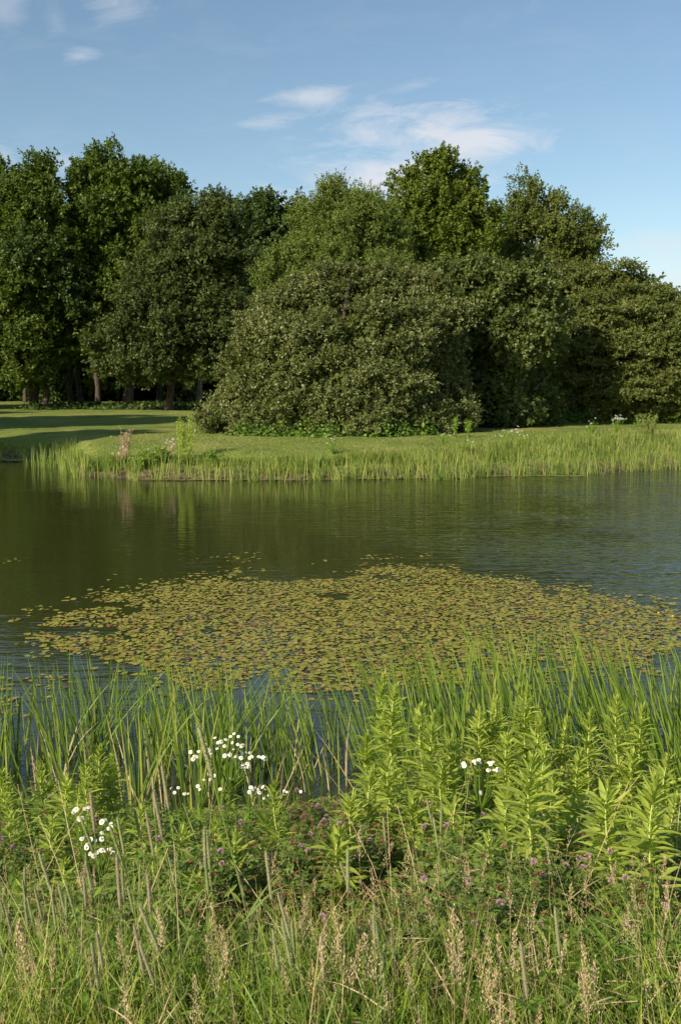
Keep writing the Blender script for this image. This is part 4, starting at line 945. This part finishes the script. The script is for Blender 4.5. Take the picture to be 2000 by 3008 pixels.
n = 24000; Y = rng.uniform(2.1, 6.0, n); X = rng.uniform(-1, 1, n) * (.38 * Y + 1.5); dn = vnoise(X + 50, Y + 50, 1.6, 12); k = rng.random(n) < np.interp(X / Y, [-.35, -.05, .1, .35], [1, .7, .45, .5]) * (.3 + dn); X, Y, dn = X[k], Y[k], dn[k]; n = len(X)
P = np.stack([X, Y, ground(X, Y) + rng.random(n) ** .7 * (.16 + .3 * dn) * np.interp(Y, [2.1, 3.2, 3.8, 4.5, 5.2, 6], [.62, .66, .7, .65, .45, .3])], 1); a = rng.uniform(0, 6.28, n); D = nrm(np.stack([np.cos(a), np.sin(a), rng.uniform(-.1, .8, n)], 1)); side = nrm(np.cross(D, [0, 0, 1.0]))
g = Geo(); g.add(*ribbons(P, D, side, rng.uniform(.03, .075, n), rng.uniform(.008, .016, n), rng.uniform(.1, .5, n), (.15, 1, .8, .05), fold=.3))
tag(link('leafy_weeds', g.build('leafy_weeds', M['weed'])), 'low narrow leaved weeds tangled over the near bank', 'ground cover', kind='stuff')

# ------------------------------------------------------------------ meadow grass in the foreground
n = 56000; Y = 1.15 + 4.5 * rng.random(n) ** 1.35; X = rng.uniform(-1, 1, n) * (.42 * (Y + .25) + 1.5); k = rng.random(n) < np.interp(Y, [1.2, 2.7, 3.4, 6], [1, 1, .5, .3]); k &= rng.random(n) < .35 + 1.1 * vnoise(X + 15, Y + 15, 5.0, 24); X, Y = X[k], Y[k]; n = len(X)
P = np.stack([X, Y, ground(X, Y) - .02], 1); dn = vnoise(X + 10, Y + 10, 2.5, 21)
D = nrm(np.array([-.05, 0, 1.0]) + rng.normal(size=(n, 3)) * .22); a = rng.uniform(-1.2, 1.2, n); side = np.stack([np.cos(a), np.sin(a), 0 * a], 1)
bd = nrm(np.stack([D[:, 0] + rng.normal(size=n) * .2, D[:, 1], -.3 * np.ones(n)], 1)); H = np.interp(Y, [1.1, 1.9, 2.4, 2.9, 3.6, 4.5, 6], [.30, .40, .34, .24, .20, .20, .14]) * rng.uniform(.55, 1.25, n) * (.7 + .6 * dn)
g = Geo(); g.add(*ribbons(P, D, side, H, rng.uniform(.0022, .0050, n), rng.uniform(.05, .6, n), (1, .95, .8, .5, .05), bend=bd, rnd=np.clip(rng.normal(.16, .27, n) + .55 * vnoise(X + 30, Y + 30, 3.0, 23), 0, 1)))
tag(link('meadow_grass', g.build('meadow_grass', M['grass'])), 'fine green and straw coloured meadow grass in the foreground', 'grass', kind='stuff')
n = 80; Y = rng.uniform(1.6, 4.2, n); X = rng.uniform(-.4, .4, n) * Y; P = np.stack([X, Y, ground(X, Y)], 1)
tag(link('dry_stalks', blades(P, .3, .6, .0022, .3, 'straw', 'dry', prof=(1, 1, .9, .7), droop=(0, .25)).build('dry_stalks', M['straw'])), 'thin dry straw stalks crossing the foreground grass', 'grass', kind='stuff')

# fine airy seed heads of the low grasses
g = Geo(); n = 620; Y = rng.uniform(1.6, 3.6, n); X = rng.uniform(-1, 1, n) * (.4 * Y + 1.2); z0 = ground(X, Y); h = np.interp(Y, [1.7, 2.6, 4.3], [.36, .34, .24]) * rng.uniform(.6, 1.15, n)
B = np.stack([X, Y, z0], 1); D = nrm(np.array([-.06, 0, 1.0]) + rng.normal(size=(n, 3)) * .12); sd = np.zeros((n, 3)); sd[:, 0] = 1
g.add(*ribbons(B, D, sd, h, .0016, .1, (1, .9, .7, .5), rnd=np.full(n, .3)))
k = 26; i = np.repeat(np.arange(n), k); m_ = len(i); u = rng.random(m_); P = B[i] + D[i] * (h[i] - u * .075)[:, None] + np.array([0, 0, -.1]) * h[i][:, None]; P = P + rng.normal(size=(m_, 3)) * (.002 + .009 * u)[:, None]
g.add(*leaf_cards(P, nrm(D[i] + rv(m_) * .5), rv(m_), .0055, .0021, np.clip(rng.random(n)[i] + rng.normal(size=m_) * .15, 0, 1)))
tag(link('fine_seed_grass', g.build('fine_seed_grass', M['straw'])), 'fine airy tan seed heads mixed through the foreground grass', 'grass', kind='stuff')

# spent brown flower specks through the clover (too many and small to count)
n = 1100; px = np.where(rng.random(n) < .5, rng.normal(900, 170, n), rng.uniform(-20, 2040, n)); Y = rng.uniform(3.0, 5.2, n); X = at(px, 2500, Y)[0]; hz = rng.uniform(.08, .33, n) * np.interp(Y, [3, 3.6, 4.5, 5.2], [.6, .7, .6, .5])
C0 = np.stack([X, Y, ground(X, Y) + hz], 1); k = 16; d = rv(n * k); d[:, 2] = np.abs(d[:, 2]); g = Geo()
g.add(*leaf_cards(np.repeat(C0, k, 0) + d * .005, d, rv(n * k), .007, .0045, rng.random(n * k)))
tag(link('spent_blossoms', g.build('spent_blossoms', M['brown'])), 'countless tiny rusty brown spent clover blossoms', 'ground cover', kind='stuff')
for px, py, lab in [(1932, 1818, 'small yellow pond flower standing above the pads, left of another'), (1974, 1828, 'small yellow pond flower standing above the pads, nearest the right edge')]:
    Y = 2.6 / -ray(px, py)[1]; p = at(px, py, Y); root = empty('pond_flower', (p[0], Y, .01)); tag(root, lab, 'flower')
    a = np.arange(7) / 7 * 6.28; D = nrm(np.stack([np.cos(a), np.sin(a), 1.3 + 0 * a], 1)); sd = np.stack([-np.sin(a), np.cos(a), 0 * a], 1); g = Geo()
    g.add(*ribbons(np.zeros((7, 3)) + [0, 0, .045], D, sd, .022, .016, -.2, (.4, 1, .8, .2))); link('petals', g.build('pond_petals', M['yellow']), root)
    g = Geo(); v, f = tube(np.array([[0, 0, -.05], [0, 0, 0], [0, 0, .047]]), .003, 6); g.add(v, f, .5, 0); link('stem', g.build('pond_stem', M['weed']), root)

# last year's broken straw lying through the grass
n = 6500; Y = 1.3 + 3.6 * rng.random(n) ** 1.2; X = rng.uniform(-1, 1, n) * (.42 * Y + 1.5); P = np.stack([X, Y, ground(X, Y) + rng.uniform(.02, .26, n) * np.interp(Y, [1.5, 3, 5], [1.1, .7, .5])], 1)
D = nrm(rv(n) * np.array([1, 1, .5]) + np.array([0, 0, .35])); sd = nrm(np.cross(D, rv(n))); g = Geo(); g.add(*ribbons(P, D, sd, rng.uniform(.05, .2, n), rng.uniform(.0015, .0035, n), rng.uniform(0, .3, n), (.9, 1, .7, .1)))
tag(link('dry_thatch', g.build('dry_thatch', M['straw'])), 'broken tan straw tangled low through the foreground grass', 'grass', kind='stuff')
